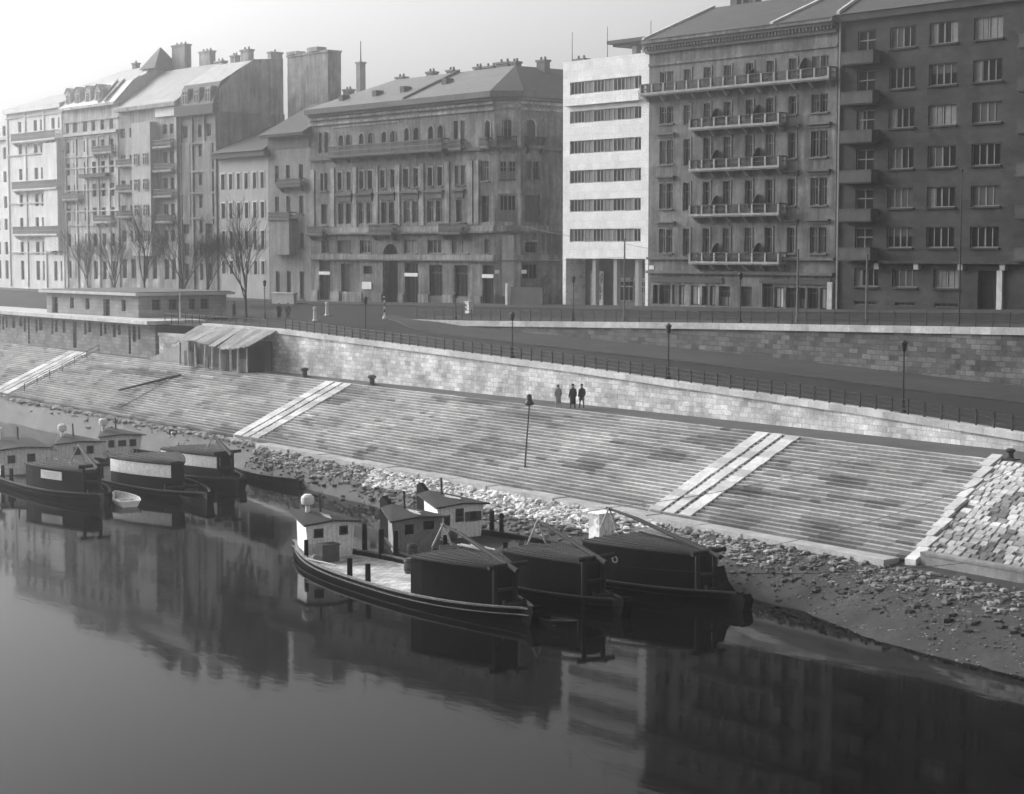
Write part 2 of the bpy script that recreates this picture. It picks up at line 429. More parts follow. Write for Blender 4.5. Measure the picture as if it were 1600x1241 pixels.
# ---------------- C: classical house with long balconies
mC = mat('weathered_plaster', .23, .4, .22, .92, streak=.5, fine=2.2, soot=.6)
mCg = mat('sooty_plaster', .13, .3, .3, .92, streak=.3, fine=2.5)
F = Fac(-145.4, YF); WC_ = 26.15
root = thing('apartment_house', 'grey plastered old house with long balustraded balconies on every floor and a dark slate roof', 'apartment house', (-145.4, YF, 12.2), 0, G_HOUSE)
wl = []
sing = [(1070,1079),(1101,1110),(1132.5,1142),(1167,1176),(1198.7,1208.5)]
pl = [(1031,1040.5),(1043,1051.5)]; pr = [(1268,1279.5),(1282.5,1293)]; s7 = [(1234,1244)]
CZ_ = [rows(F,1040,112,137), rows(F,1040,167,193), rows(F,1040,220,257), rows(F,1040,287,326), rows(F,1040,358,395)]
CV = [['dark','ccurt','lcurt','lcurt','lcurt','dark','ccurt','lcurt','full','shut','shut'],
      ['dark','dark','ccurt','ccurt','blind','blind','shut','dark','lcurt','rcurt','dark'],
      ['lcurt','lcurt','blind','shut','ccurt','lcurt','ccurt','dark','dark','lcurt','dark'],
      ['lcurt','dark','dark','rcurt','shut','dark','dark','blind','lcurt','lcurt','dark'],
      ['lcurt','rcurt','blind','dark','ccurt','ccurt','dark','dark','shut','lcurt','blind']]
for r,(z0,z1) in enumerate(CZ_):
    for c,(p0,p1) in enumerate(pl[:]+sing+s7+pr):
        w = F.A(p1,150)-F.A(p0,150); a = (F.A(p0,150)+F.A(p1,150))/2; w = max(w,.95)
        bal = (r == 0 or 2 <= c <= 6)
        wl.append((F.open(a-w/2,a+w/2,z0-(.0 if not bal else .25),z1,.3), CV[r][c], r, c, bal))
# ground floor: shops
shop = []
for p0,p1,v,st in ((1020,1028,'dark','single'),(1030,1047,'dark','shop'),(1050,1057,'white','single'),(1060.5,1070,'white','single'),(1079,1093,'white','single'),(1097,1106,'dark','single'),(1109,1119,'white','single'),(1123,1141,'low','shop'),(1158,1175,'wood','door'),(1191,1208,'dark','shop'),(1210,1224,'white','single'),(1228,1244,'dark','shop'),(1248,1258,'low','single'),(1262,1278,'dark','shop'),(1281,1294,'white','single')):
    shop.append((F.open(F.A(p0,450),F.A(p1,450),12.55,F.Z(1040,445 if p0 not in (1191,) else 436),.35), v, st))
b = MB(); zg = F.Z(1040,423)
zc = F.Z(1020,84); F.wall(b, 0, WC_, 11.8, zc+1.3); body(b, -145.4, -119.26, YF, 157, 11.8, zc+1.3); b.build('wall', mC, root)
for i,(op,v,r,c,bal) in enumerate(wl):
    window(F, root, op, 'cas' if r else 'single', v, LIGHTFR if (r == 0 or v in('ccurt','full')) else MIDFR, sill=None if bal else mCg, hood=mC if (r in (3,4) and c in (0,7,9,10) and False) else None, surround=None if c in (0,1,8,9,10) else mC)
# paired windows get one hood over both
for r in (2,3,4):
    z0,z1 = CZ_[r]
    for q0,q1 in ((1028,1054),(1230,1248),(1264,1297)):
        a0,a1 = F.A(q0,250),F.A(q1,250); bb = MB(); F.bx(bb,a0,a1,.003,.12,z1+.3,z1+.62); F.bx(bb,a0-.15,a1+.15,.003,.38,z1+.62,z1+.8); bb.build('hood', mCg, root)
for op,v,st in shop: window(F, root, op, st, v, DARKFR, name='shop_window')
trim(F, root, 'string_course', 0, WC_, F.Z(1040,402)-.25, F.Z(1040,402), .3, mCg)
trim(F, root, 'string_course', 0, WC_, zg-.3, zg, .38, mCg)
trim(F, root, 'fascia', .5, F.A(1130,430), F.Z(1080,441)-.05, F.Z(1080,434), .16, DARKFR)
trim(F, root, 'fascia', F.A(1188,430), WC_-.4, F.Z(1080,441), F.Z(1080,434), .16, DARKFR)
trim(F, root, 'pillar', WC_-.75, WC_-.15, 12.2, F.Z(1080,437), .22, LSTONE)
trim(F, root, 'house_sign', F.A(1015,420), F.A(1022,420), F.Z(1018,421), F.Z(1018,415), .06, SIGNW)
# cornice with dentils
zc = F.Z(1020,84)
for z0,z1,d in ((zc,zc+.35,.35),(zc+.7,zc+1.0,.75),(zc+1.0,zc+1.35,1.0)): trim(F, root, 'cornice', -.3, WC_, z0, z1-.003, d, mCg if d<.8 else mC)
bb = MB()
for i in range(58): F.bx(bb, i*.45, i*.45+.24, .004, .6, zc+.352, zc+.695)
bb.build('dentils', mCg, root)
trim(F, root, 'string_course', 0, WC_, F.Z(1030,103), F.Z(1030,99), .14, mC)
# balconies
LB = mat('pale_balcony_stone', .32, .22, .9, streak=.3)
z = F.Z(1020,150)+.25
balcony(F, root, -.3, WC_-.05, z, 1.2, .95, LB, 'masonry', [LB, IRON], brackets=12, divs=((F.A(1178,140),1.5),(F.A(1259,120),2.1)))
for y in (205,269,339,412):
    z = F.Z(1078,y)+.25
    balcony(F, root, F.A(1078.5,y)+.9, F.A(1219,y)+.9, z, 1.2, .95, LB, 'masonry', [LB, IRON], brackets=6, divs=((F.A(1121,y),1.9),(F.A(1186,y),1.9)))
ze = zc+1.36; yr = 149.2; zr = 44.9
roof_mesh(root, [[(-145.6,138.3,ze),(-119.2,138.3,ze),(-119.2,yr,zr),(-145.4,yr,zr)],[(-119.2,157,ze),(-145.4,157,ze),(-145.4,yr,zr),(-119.2,yr,zr)],[(-145.4,157,ze),(-145.6,138.3,ze),(-145.4,yr,zr)],[(-119.2,138.3,ze),(-119.2,157,ze),(-119.2,yr,zr)]], SLATE)
def slope_strip(root, x0, x1, name, m, t=.25):
    b = MB(); b.hexa([(x0,138.4,ze+.03),(x1,138.4,ze+.03),(x1,yr,zr+.03),(x0,yr,zr+.03),(x0,138.4,ze+t),(x1,138.4,ze+t),(x1,yr,zr+t),(x0,yr,zr+t)]); b.build(name, m, root)
slope_strip(root, -145.55, -145.2, 'verge', LSTONE)
slope_strip(root, -127.2, -126.75, 'firebreak', LSTONE)
chimney(root, -143.4, 150.6, 42.5, 46.1, 1.0, .8, mCg); chimney(root, -141.6, 151.2, 42.5, 47.2, 2.0, .9, mC, 3); chimney(root, -135.8, 149.8, 43.5, 46.2, 2.4, .9, BRICKD, 3)

# ---------------- W: white modern house
mW = stone_mat('white_stone_cladding', .86, 1.25, .8, .012, .1, .14, 'xz', .72, .5, .15)
mWd = mat('grey_window_panel', .3, .15, 1)
F = Fac(-159.4, YF)
root = thing('modern_house', 'narrow white modern house with ribbon windows between two darker old buildings', 'house', (-159.4, YF, 12), 0, G_HOUSE)
ribs = []
for y0,y1 in ((129.5,148.5),(174.5,194),(221,241),(267.3,287),(312,332),(358,378)):
    z0,z1 = rows(F,892,y0,y1); ribs.append(F.open(F.A(890.5,200),F.A(1002,200),z0,z1,.22))
gop = F.open(F.A(884,440),F.A(1008,440),12.0,F.Z(890,404),3.0)
b = MB(); F.wall(b, 0, 14.0, 11.6, 39.4); body(b, -159.4, -145.42, YF, 152, 11.6, 38.6)
b.quad(F.p(0,39.4),F.p(14,39.4),F.p(14,39.4,-.4),F.p(0,39.4,-.4)); b.quad(F.p(0,38.55,-.4),F.p(0,39.4,-.4),F.p(14,39.4,-.4),F.p(14,38.55,-.4))
b.build('wall', mW, root)
for k,op in enumerate(ribs):
    a0,a1,z0,z1,dp,_ = op; W_ = a1-a0; x = a0
    for i,(fr,kind) in enumerate(((.2,0),(.125,1),(.155,0),(.125,1),(.165,0),(.125,1),(.105,0))):
        o2 = (x, x+W_*fr, z0, z1, dp, False); x += W_*fr
        window(F, root, o2, 'strip', ['dark','lcurt','dark','dark'][(i+k)%4] if kind == 0 else 'full', LIGHTFR if kind == 0 else MIDFR)
zb = F.Z(888,167)
bb = MB(); F.bx(bb, F.A(886,160), F.A(1002.5,160), .004, .55, zb, zb+.18); F.bx(bb, F.A(886,160), F.A(1002.5,160), .4, .52, zb+.182, zb+1.05); bb.build('balcony', mW, root)
a0,a1,z0,z1,dp,_ = gop
bb = MB(); F.bx(bb, a0, a1, -3.1, -3.0, z0, z1); bb.build('shop_front', mat('grey_shop_plaster', .2, .25, .5, streak=.2), root)
for p0 in (919,952,985.5):
    a = F.A(p0+3,440); trim(F, root, 'column', a, a+.55, 12.0, z1-.004, -.35, mat('grey_column_stone', .3, .15, .6), -.9)
for p0,p1,v in ((930,949,'dark'),(957,984,'low'),(994,1004,'dark')):
    o2 = (F.A(p0,460)+1.0, F.A(p1,460)+1.2, 12.6, F.Z(950,440), 2.9, False); window(F, root, o2, 'shop', v, LIGHTFR, name='shop_window')
    trim(F, root, 'awning', F.A(p0,460)+.9, F.A(p1,460)+1.3, F.Z(950,440)+.05, F.Z(950,436)+.1, -2.3, LIGHTFR, -2.98)
# relief mural on the entrance's left wall
bb = MB(); A0, A1 = F.A(900,460)+.4, F.A(918,460)+.5
F.bx(bb, A0, A1, -2.0, -1.85, 12.1, F.Z(905,424))
random.seed(3)
for i in range(46):
    x = A0+.15+random.random()*(A1-A0-.4); zz = 12.5+random.random()*5.2; w = .1+random.random()*.25; h = .15+random.random()*.5
    bb.hexa([F.p(x,zz,-1.85),F.p(x+w,zz+.1,-1.85),F.p(x+w+.1,zz+h,-1.85),F.p(x+.05,zz+h,-1.85),F.p(x,zz,-1.78),F.p(x+w,zz+.1,-1.78),F.p(x+w+.1,zz+h,-1.78),F.p(x+.05,zz+h,-1.78)], m=1)
bb.build('relief_panel', [mat('pale_relief_plaster', .5, .3, 1.5), mat('dark_relief_plaster', .2, .3, 2)], root)
qk = ony(948,70,145); qp = ony(991,80,146)
bb = MB(); bb.box(qk.x,-143.6,145,151,qk.z,qk.z+.4); bb.box(qk.x+.6,-145.5,145.4,151,qk.z-.3,qk.z-.003); bb.build('roof_canopy', mat('dark_canopy', .05, .2, 1), root)
bb = MB(); bb.box(qp.x-.35,qp.x+.35,146,146.7,38.6,qk.z-.303); bb.build('canopy_post', MIDFR, root)
bb = MB(); bb.box(qp.x+1.3,qp.x+1.5,146,146.3,38.6,qk.z-.303); bb.build('canopy_post', LIGHTFR, root)
bb = MB(); bb.box(-148.5,-145.5,148.5,151.9,38.6,qk.z-.303); bb.build('roof_house', mat('dark_canopy', .05), root)
for p_,y0,y1 in ((894,98,50),(949,95,42),(1017,60,32)):
    q0 = ony(p_,y0,141.5); q1 = ony(p_,y1,141.5); bb = MB(); bb.tube((q0.x,141.5,38.6),(q0.x,141.5,q1.z),.05,.03,6); bb.build('antenna_mast', IRON, root)

# ---------------- K: corner palace
mK = mat('palace_stucco', .23, .4, .25, .92, streak=.5, fine=2, soot=.65)
mKd = mat('palace_stucco_sooty', .105, .3, .3, .92, streak=.3, fine=2)
mKl = mat('palace_pale_stucco', .34, .35, .5, .9, streak=.5, soot=.6)
F = Fac(-210.9, YF); FCH = Fac(-171.7, YF, 1, 1); FS = Fac(-169.5, 141.6, 0, 1)
root = thing('corner_palace', 'large old corner palace with arched top windows, an arched gateway and a roof coloured paler in front for sky light', 'palace', (-210.9, YF, 11.2), 0, G_HOUSE)
zr_ = lambda y0,y1,x=675: rows(F,x,y0,y1)
wl = []
zA = zr_(F and 197,228,690)
top = zr_(196,222,690)
L4 = [(530,536.5),(542,547.5),(562,568.5),(576,582.5),(597.5,604),(611,617.5),(632.5,639),(647.5,654.5),(670,677.5),(685,692.5)]
for i,(p0,p1) in enumerate(L4): wl.append((F,F.open(F.A(p0,215)-.06,F.A(p1,215)+.06,top[0]-.6,top[1]+(0 if i>5 else -.2),.3,True),'single','dark' if i>5 else ['shut','blind'][i%2],mK if i%2 else mKl,None))
for p0,p1 in ((709,716),(719.5,726.5),(498,503),(507,513)): wl.append((F,F.open(F.A(p0,215),F.A(p1,215),top[0]-.3,top[1]+.35,.3),'cas','dark' if p0<710 else 'lcurt',None,None))
zz = zr_(262,291,672)
L3 = [(528.5,534),(542.5,548.5),(562,568.5),(575.5,582),(595,601.5),(611,617),(631,638.5),(647,654),(669,675.5),(684.5,691.5),(711,716.5),(720.5,726.5),(500.8,505),(507.3,511.7)]
V3 = 'dark shut blind shut blind blind shut blind dark dark lcurt lcurt blind blind'.split()
for i,(p0,p1) in enumerate(L3): wl.append((F,F.open(F.A(p0,275)-.05,F.A(p1,275)+.05,zz[0],zz[1],.3),'cas',V3[i],mKl if i<10 else None,mKd))
zz2 = zr_(314,348,660)
for i,(p0,p1) in enumerate(((527,550),(559,582),(594,617),(629,655),(666,692),(709,725),(500,513))):
    m_ = (p0+p1)/2
    for q0,q1 in ((p0+1.5,m_-2),(m_+2,p1-1.5)) if p1-p0>18 else ((m_-4.5,m_+4.5),): wl.append((F,F.open(F.A(q0,330),F.A(q1,330),zz2[0],zz2[1],.3),'cas',['shut','blind','dark','ccurt','blind','dark','shut'][i],None,None))
zz1 = zr_(375,396,660)
for i,(p0,p1) in enumerate(((527.5,549),(562,581),(631.5,652),(668,694),(706,732),(502,515),(757,765))): wl.append((F,F.open(F.A(p0,385),F.A(p1,385),zz1[0],zz1[1],.3),'wide' if p1-p0>14 else 'cas',['shut','blind','full','rcurt','full','dark','lcurt'][i],None,mKd))
gate = F.open(F.A(598,430),F.A(622,430),11.0,F.Z(610,381),1.2,True)
gf = []
for p0,p1,y0,v,st in ((499,516,408,'dark','shop'),(533,549,414,'wood','door'),(568,582,417,'dark','grid'),(633,653,411,'dark','shop'),(671,691,414,'dark','shop'),(710,731,414,'dark','shop'),(754,771,413,'dark','shop')):
    gf.append((F.open(F.A(p0,440),F.A(p1,440),(11.6 if p0 not in (568,671,710) else (F.Z(660,430) if p0==568 else F.Z(660,462))),F.Z(660,y0),.35),v,st,p0))
nw = F.open(F.A(758.6,200),F.A(766.5,200),top[0]-.3,top[1]+.1,.3,True); wl.append((F,nw,'single','dark',mKl,None))
wl.append((F,F.open(F.A(751,265),F.A(764,265),zr_(252,283,757)[0],zr_(252,283,757)[1],.3),'cas','lcurt',None,mKd))
wl.append((F,F.open(F.A(752,325),F.A(764,325),zr_(306,347,757)[0],zr_(306,347,757)[1],.3),'cas','dark',None,None))
C_ = FCH
rc = lambda y0,y1: (C_.Z(793,y1),C_.Z(793,y0))
a,b_ = rc(186,214); wl.append((C_,C_.open(1.05,2.05,a-.4,b_,.3,True),'single','blind',mKl,None))
a,b_ = rc(252,280)
for q in ((.65,1.42),(1.72,2.5)): wl.append((C_,C_.open(q[0],q[1],a,b_,.3),'cas','low',None,mKd))
a,b_ = rc(305,347); wl.append((C_,C_.open(.6,2.5,a,b_,.3),'wide','low',mKl,None))
rs = lambda y0,y1: (FS.Z(829,y1),FS.Z(829,y0))
a,b_ = rs(187,214); wl.append((FS,FS.open(FS.A(822.5,200),FS.A(836,200),a-.4,b_,.3,True),'single','shut',mKl,None))
a,b_ = rs(252,281)
for q in ((821,830),(833.5,843)): wl.append((FS,FS.open(FS.A(q[0],265),FS.A(q[1],265),a,b_,.3),'cas','dark' if q[0]>830 else 'shut',None,mKd))
a,b_ = rs(305,347); wl.append((FS,FS.open(FS.A(820.5,325),FS.A(843,325),a,b_,.3),'wide','shut',None,None))
a,b_ = rs(378,395); wl.append((FS,FS.open(FS.A(820,385),FS.A(839,385),a,b_,.3),'cas','dark',mKl,None))
a,b_ = rs(413,436); gS = FS.open(FS.A(816,425),FS.A(840,425),a,b_,.3); wl.append((FS,gS,'wide','dark',None,None))
for y0_ in (8.2,12.4,16.6,21,25.5):
    for a,b_ in (rs(187,214),rs(252,281),rs(305,347),rs(378,395)): wl.append((FS,FS.open(y0_,y0_+1.3,a,b_,.3),'cas','dark',None,None))
ZT = 36.6
b = MB(); F.wall(b, 0, 39.2, 10.6, ZT); b.build('front_wall', mK, root)
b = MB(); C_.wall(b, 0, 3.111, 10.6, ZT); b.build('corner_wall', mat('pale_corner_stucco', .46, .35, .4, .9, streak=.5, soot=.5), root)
b = MB(); FS.wall(b, 0, 33, 10.6, ZT)
b.quad((-210.88,YF,10.6),(-210.88,YF,ZT),(-210.88,156,ZT),(-210.88,156,10.6)); b.quad((-210.88,156,10.6),(-210.88,156,ZT),(-180,156,ZT),(-180,156,10.6)); b.quad((-180,156,10.6),(-180,156,ZT),(-180,174.6,ZT),(-180,174.6,10.6)); b.quad((-180,174.6,10.6),(-180,174.6,ZT),(-169.5,174.6,ZT),(-169.5,174.6,10.6))
b.build('side_wall', mK, root)
for f_,op,st,v,sur,sill in wl: window(f_, root, op, st, v, DARKFR if v in ('dark','shut') else MIDFR, sill=sill, surround=sur)
for op,v,st,p0 in gf:
    window(F, root, op, st, v, DARKFR, name='shop_window')
    if p0 in (499,633,754):
        trim(F, root, 'shop_sign', op[0]-.03, op[1]+.03, F.Z(660,432.5), F.Z(660,427), .08, SIGNW)
window(F, root, (gate[0],gate[1],gate[2],gate[3],1.2,True), 'shop', 'wood', DARKFR, name='gate')
# mouldings run round front, corner and side
def band(z0,z1,d,m,name='string_course',a0=0.,side=14.):
    bb = MB(); F.bx(bb, a0, 39.2+d*.41, .003, d, z0, z1); C_.bx(bb, -d*.41+.004, 3.11+d*.41-.004, .004, d-.004, z0+.003, z1-.003); FS.bx(bb, -d*.41, side, .003, d, z0, z1); bb.build(name, m, root)
Zf = lambda y: F.Z(675,y)
band(ZT-.35, ZT+.35, 1.0, mKd, 'cornice'); band(ZT-.7, ZT-.353, .55, mKd, 'cornice'); band(Zf(172), Zf(168), .3, mKl); band(Zf(181), Zf(177), .22, mKl)
band(Zf(240), Zf(236), .35, mKd); band(Zf(362), Zf(354), .3, mKl); band(Zf(365), Zf(362)-.004, .5, mK); band(Zf(406), Zf(398), .22, mKl); band(Zf(408), Zf(406)-.004, .3, mKd)
trim(F, root, 'plinth', 0, F.A(497,470), 10.8, F.Z(600,457), .14, mKl)
for p0,p1 in ((517,531),(536,566),(583,597),(623,631),(654,670),(692,709),(733,752)): trim(F, root, 'plinth', F.A(p0,465), F.A(p1,465), 10.8, F.Z(600,458), .14, mKl)
C_.bx(b2 := MB(), .9, 2.3, .003, .25, 12.8, Zf(368)); b2.build('stone_pier', mat('pale_pier_stone', .42, .2, .6, streak=.25), root)
for f_,a0,a1 in ((C_,.05,.6),(FS,.1,.9)): trim(f_, root, 'street_sign', a0, a1, f_.Z(793,428), f_.Z(793,422), .07, SIGNW)
trim(F, root, 'notice_board', F.A(566.5,450), F.A(581,450), Zf(455), Zf(443), .1, SIGNW)
trim(C_, root, 'plinth', 0, 3.1, 10.8, 13.0, .2, mKl)
# pilasters and dark hoods over the second floor windows
for p_ in (489,520,555,588,622,659.5,699,735,745): trim(F, root, 'pilaster', F.A(p_,300)-.45, F.A(p_,300)+.45, Zf(352), Zf(262)+.6, .12, mKl)
for i,(p0,p1) in enumerate(((527,550),(559,582),(594,617),(629,655),(666,692),(709,725))):
    bb = MB(); F.bx(bb, F.A(p0,305), F.A(p1,305), .003, .16, zz2[1]+.25, zz2[1]+1.0); F.bx(bb, F.A(p0,305)-.25, F.A(p1,305)+.25, .003, .42, zz2[1]+1.0, zz2[1]+1.25); bb.build('hood', mKd, root)
trim(F, root, 'frieze_panel', F.A(520,187), F.A(625,187), Zf(187), Zf(184.5), .1, mKl)
zb = F.Z(690,236)+.2
balcony(F, root, F.A(517,240)+.8, F.A(696,240)+.8, zb, 1.2, 1.25, mKd, 'iron', [IRON, IRON], brackets=9)
balcony(C_, root, .3, 2.8, zb, .9, 1.1, mK, 'iron', [IRON, IRON], brackets=2)
balcony(FS, root, .5, 3.6, zb, .9, 1.1, mK, 'iron', [IRON, IRON], brackets=2)
balcony(F, root, F.A(708,230), F.A(727,230), zb, .8, 1.0, mK, 'iron', [IRON, IRON]); balcony(F, root, F.A(754,230), F.A(769,230), zb, .8, 1.0, mK, 'iron', [IRON, IRON])
zb = Zf(363.5)+.02
balcony(F, root, F.A(585,360), F.A(622,360), zb, 1.1, 1.1, mKd, 'iron', [IRON, IRON], brackets=2); balcony(F, root, F.A(694,360), F.A(730,360), zb, 1.1, 1.1, mKd, 'iron', [IRON, IRON], brackets=2)
balcony(F, root, F.A(487,360), F.A(513,360), zb, 1.0, 1.0, mKd, 'iron', [IRON, IRON], brackets=2)
# roof
e0 = ZT+.36; rY = 147.5; rZ = 40.9; rXl = -202.5; rXr = -177.6
roof_mesh(root, [[(-211.2,138.5,e0),(-171.4,138.5,e0),(rXr,rY,rZ),(rXl,rY,rZ)],[(-211.2,156.4,e0),(-211.2,138.5,e0),(rXl,rY,rZ)],[(-180,156.4,e0),(-211.2,156.4,e0),(rXl,rY,rZ),(rXr,rY,rZ)]], LITROOF, 'front_roof')
roof_mesh(root, [[(-168.6,141.3,e0),(-168.6,175,e0),(rXr,175,rZ),(rXr,rY,rZ)],[(-171.4,138.5,e0),(-168.6,141.3,e0),(rXr,rY,rZ)]], SLATE, 'side_roof')  # same roof in a darker colour, imitating the shade on this slope
b = MB(); b.hexa([(-189.0,138.6,e0+.02),(-188.6,138.6,e0+.02),(-188.6,rY,rZ+.02),(-189.0,rY,rZ+.02),(-189.0,138.6,e0+.3),(-188.6,138.6,e0+.3),(-188.6,rY,rZ+.35),(-189.0,rY,rZ+.35)]); b.build('firebreak', mKd, root)
for x,y,h,w in ((-203.2,149,.5,1.6),(-196.5,149,.7,1.4),(-192.2,149,.6,1.3),(-186.6,149,.6,1.2),(-184.2,149,.5,2.2),(-181.5,149,.8,2.4),(-179.3,149,.7,1.1),(-176.4,151,.8,1.5),(-173.8,155,1.0,2.0)): chimney(root, x, y, rZ-1.8, rZ+h, w, .9, BRICKD, 2)
for x,t in ((-206,.25),(-199,.3),(-193.5,.35),(-186.5,.5)):
    y = 138.5+9*t; z = e0+(rZ-e0)*t; bb = MB(); bb.box(x,x+.9,y-.1,y+1.1,z-.2,z+.75); bb.build('roof_hatch', SLATE, root)

# ---------------- generic older houses further left
def old_house(name, label, X0, X1, z0, zt, depth, m, cols, rws, roofs=None, fm=DARKFR, var=('dark','blind','shut','lcurt'), sill=None, style='cas', arch=False, sur=None, seed=1, Y=YF, skip=()):
    F = Fac(X0, Y); rn = random.Random(seed)
    root = thing(name, label, 'apartment house', (X0, Y, z0), 0, G_HOUSE); ops = []
    for r,(za,zb_) in enumerate(rws):
        for c,(a0,a1) in enumerate(cols):
            if (r,c) in skip: continue
            ops.append(F.open(a0,a1,za,zb_,.28,arch and r==0))
    b = MB(); F.wall(b, 0, X1-X0, z0-1, zt); body(b, X0, X1, Y, Y+depth, z0-1, zt); b.build('wall', m, root)
    for op in ops: window(F, root, op, style, rn.choice(var), fm, sill=sill, surround=sur)
    return root, F
def gable(root, X0, X1, y0, y1, ze, zr, m, name='roof', ry=None, hl=0., hr=0.):
    ry = ry or (y0+y1)/2
    return roof_mesh(root, [[(X0,y0,ze),(X1,y0,ze),(X1-hr,ry,zr),(X0+hl,ry,zr)],[(X1,y1,ze),(X0,y1,ze),(X0+hl,ry,zr),(X1-hr,ry,zr)],[(X0,y1,ze),(X0,y0,ze),(X0+hl,ry,zr)],[(X1,y0,ze),(X1,y1,ze),(X1-hr,ry,zr)]], m, name)
# B2: narrow house with deep eaves and an oriel
mB2 = mat('stained_stucco', .2, .3, .3, .92, streak=.4, fine=2)
F2 = Fac(-221.5, YF); A2 = lambda p,y=330: F2.A(p,y)
r2 = [(F2.Z(450,284),F2.Z(450,258)),(F2.Z(450,335),F2.Z(450,307)),(F2.Z(450,388),F2.Z(450,364)),(11.6,F2.Z(450,424))]
root,F = old_house('old_house', 'narrow stained house with deep dark eaves and an oriel, left of the corner palace', -221.5, -210.95, 11.3, F2.Z(450,213), 13, mB2, [(A2(430),A2(436)),(A2(447.5),A2(453.5)),(A2(467.5),A2(474))], r2, seed=4, sill=mKd)
trim(F, root, 'eaves', -.4, 10.8, F2.Z(450,213)-.05, F2.Z(450,210), 1.3, mat('dark_eaves', .05, .2, 1)); trim(F, root, 'frieze', 0, 10.5, F2.Z(450,232), F2.Z(450,215), .12, mKd)
gable(root, -221.9, -210.9, 138.0, 153, F2.Z(450,210)+.01, 38.6, SLATE, ry=145.5, hl=2.5)
bb = MB(); F.bx(bb, A2(432), A2(462), .004, 1.1, F2.Z(450,398), F2.Z(450,342)); bb.build('oriel', mB2, root)
balcony(F, root, A2(430), A2(464), F2.Z(450,342)+.02, 1.3, .9, mKd, 'iron', [IRON,IRON]); balcony(F, root, A2(440), A2(478), F2.Z(450,290), .9, .9, mKd, 'iron', [IRON,IRON], brackets=2)
# B3: plain pale house
mB3 = mat('pale_plain_plaster', .38, .15, .3, .92, streak=.2)
F3 = Fac(-235.1, YF); A3 = lambda p: F3.A(p,340)
rz = [(F3.Z(380,a),F3.Z(380,b)) for a,b in ((295,271),(341,317),(390,361),(428,408))]
root,F = old_house('old_house', 'plain pale plastered house with six narrow windows per floor under a dark hipped roof', -235.1, -221.55, 11.4, F3.Z(380,243), 12, mB3, [(A3(a),A3(b)) for a,b in ((346.5,352.5),(358.8,364),(371,376),(383,388.5),(396,401.5),(408,413.5))], rz, seed=8, sur=mat('pale_window_stone', .55, .1, 1))
trim(F, root, 'eaves', -.4, 13.9, F3.Z(380,243)-.3, F3.Z(380,238), .9, mat('dark_eaves', .05)); gable(root, -235.4, -221.3, 138.3, 150.5, F3.Z(380,238)+.01, F3.Z(380,238)+3.8, SLATE, ry=144.5, hl=6, hr=2)
# B4: tall house with a bare gable wall
mB4 = mat('grey_house_plaster', .28, .35, .3, .92, streak=.45, soot=.5); mB4g = mat('bare_gable_plaster', .4, .35, .35, .95, streak=.45, soot=.5)
F4 = Fac(-246, YF); A4 = lambda p,y=300: F4.A(p,y)
rz = [(F4.Z(310,a),F4.Z(310,b)) for a,b in ((214,195),(245,228),(290,272),(325,306),(365,345),(400,380),(438,412))]
root,F = old_house('tall_house', 'tall grey house with dark cornice and a big bare side gable wall', -246, -235.15, 11.5, 38.3, 11.5, mB4, [(A4(a),A4(b)) for a,b in ((287,294.5),(299,304),(311,316),(324,331))], rz, seed=5)
for y in (224,268,302,341): trim(F, root, 'string_course', 0, 10.8, F4.Z(310,y)-.15, F4.Z(310,y)+.15, .25, mB4)
for a_ in (.4,3.7,7.2,10.4): trim(F, root, 'pilaster', a_-.3, a_+.3, 12, 37.9, .2, mB4)
for a_ in (1.0,7.4): trim(F, root, 'bay', a_, a_+2.2, F4.Z(310,350), F4.Z(310,222), .22, mB4)
trim(F, root, 'cornice', -.2, 10.9, 37.9, 39.3, .8, mat('dark_eaves', .05))
bb = MB(); X_ = -235.13
bb.loft([[(X_-.3,YF+.3,38.2),(X_-.3,YF+.6,41.5),(X_-.3,YF+2.5,43.2),(X_-.3,YF+6.2,46.0),(X_-.3,YF+11.3,46.4),(X_-.3,YF+11.3,38.2)],[(X_,YF+.3,38.2),(X_,YF+.6,41.5),(X_,YF+2.5,43.2),(X_,YF+6.2,46.0),(X_,YF+11.3,46.4),(X_,YF+11.3,38.2)]]); 
bb.box(X_-.02,X_+.12,YF+7.2,YF+9.0,22,46.0); bb.build('gable_wall', mB4g, root)
roof_mesh(root, [[(-246,138.9,39.35),(-235.5,138.9,39.35),(-235.5,140.3,42.6),(-246,140.3,42.6)]], SLATE, 'mansard')
roof_mesh(root, [[(-246,140.3,42.6),(-235.45,140.3,42.6),(-235.45,145.6,45.9),(-246,145.6,45.9)],[(-246,151,44.5),(-246,145.6,45.9),(-235.45,145.6,45.9),(-235.45,151,46)]], mat('pale_sheet_roof', .36, .2, .5, .55, streak=.2), 'roof')
for a in (1.6,5.0,8.2):
    op = (a,a+1.4,39.6,41.6,-.35,False); bb = MB(); F.bx(bb, a-.2, a+1.6, -1.2, .33, 39.45, 41.9); d_ = bb.build('dormer', mB4, root); window(F, d_, op, 'cas', 'dark', LIGHTFR)
chimney(root, -237.5, 146, 44, 47.6, 2.2, .9, mB4g, 2); chimney(root, -242.5, 147, 44, 47.2, 1.4, .9, mB4g, 2); chimney(root, -236.2,150,46,47.4,.9,2.0,mB4g,1)
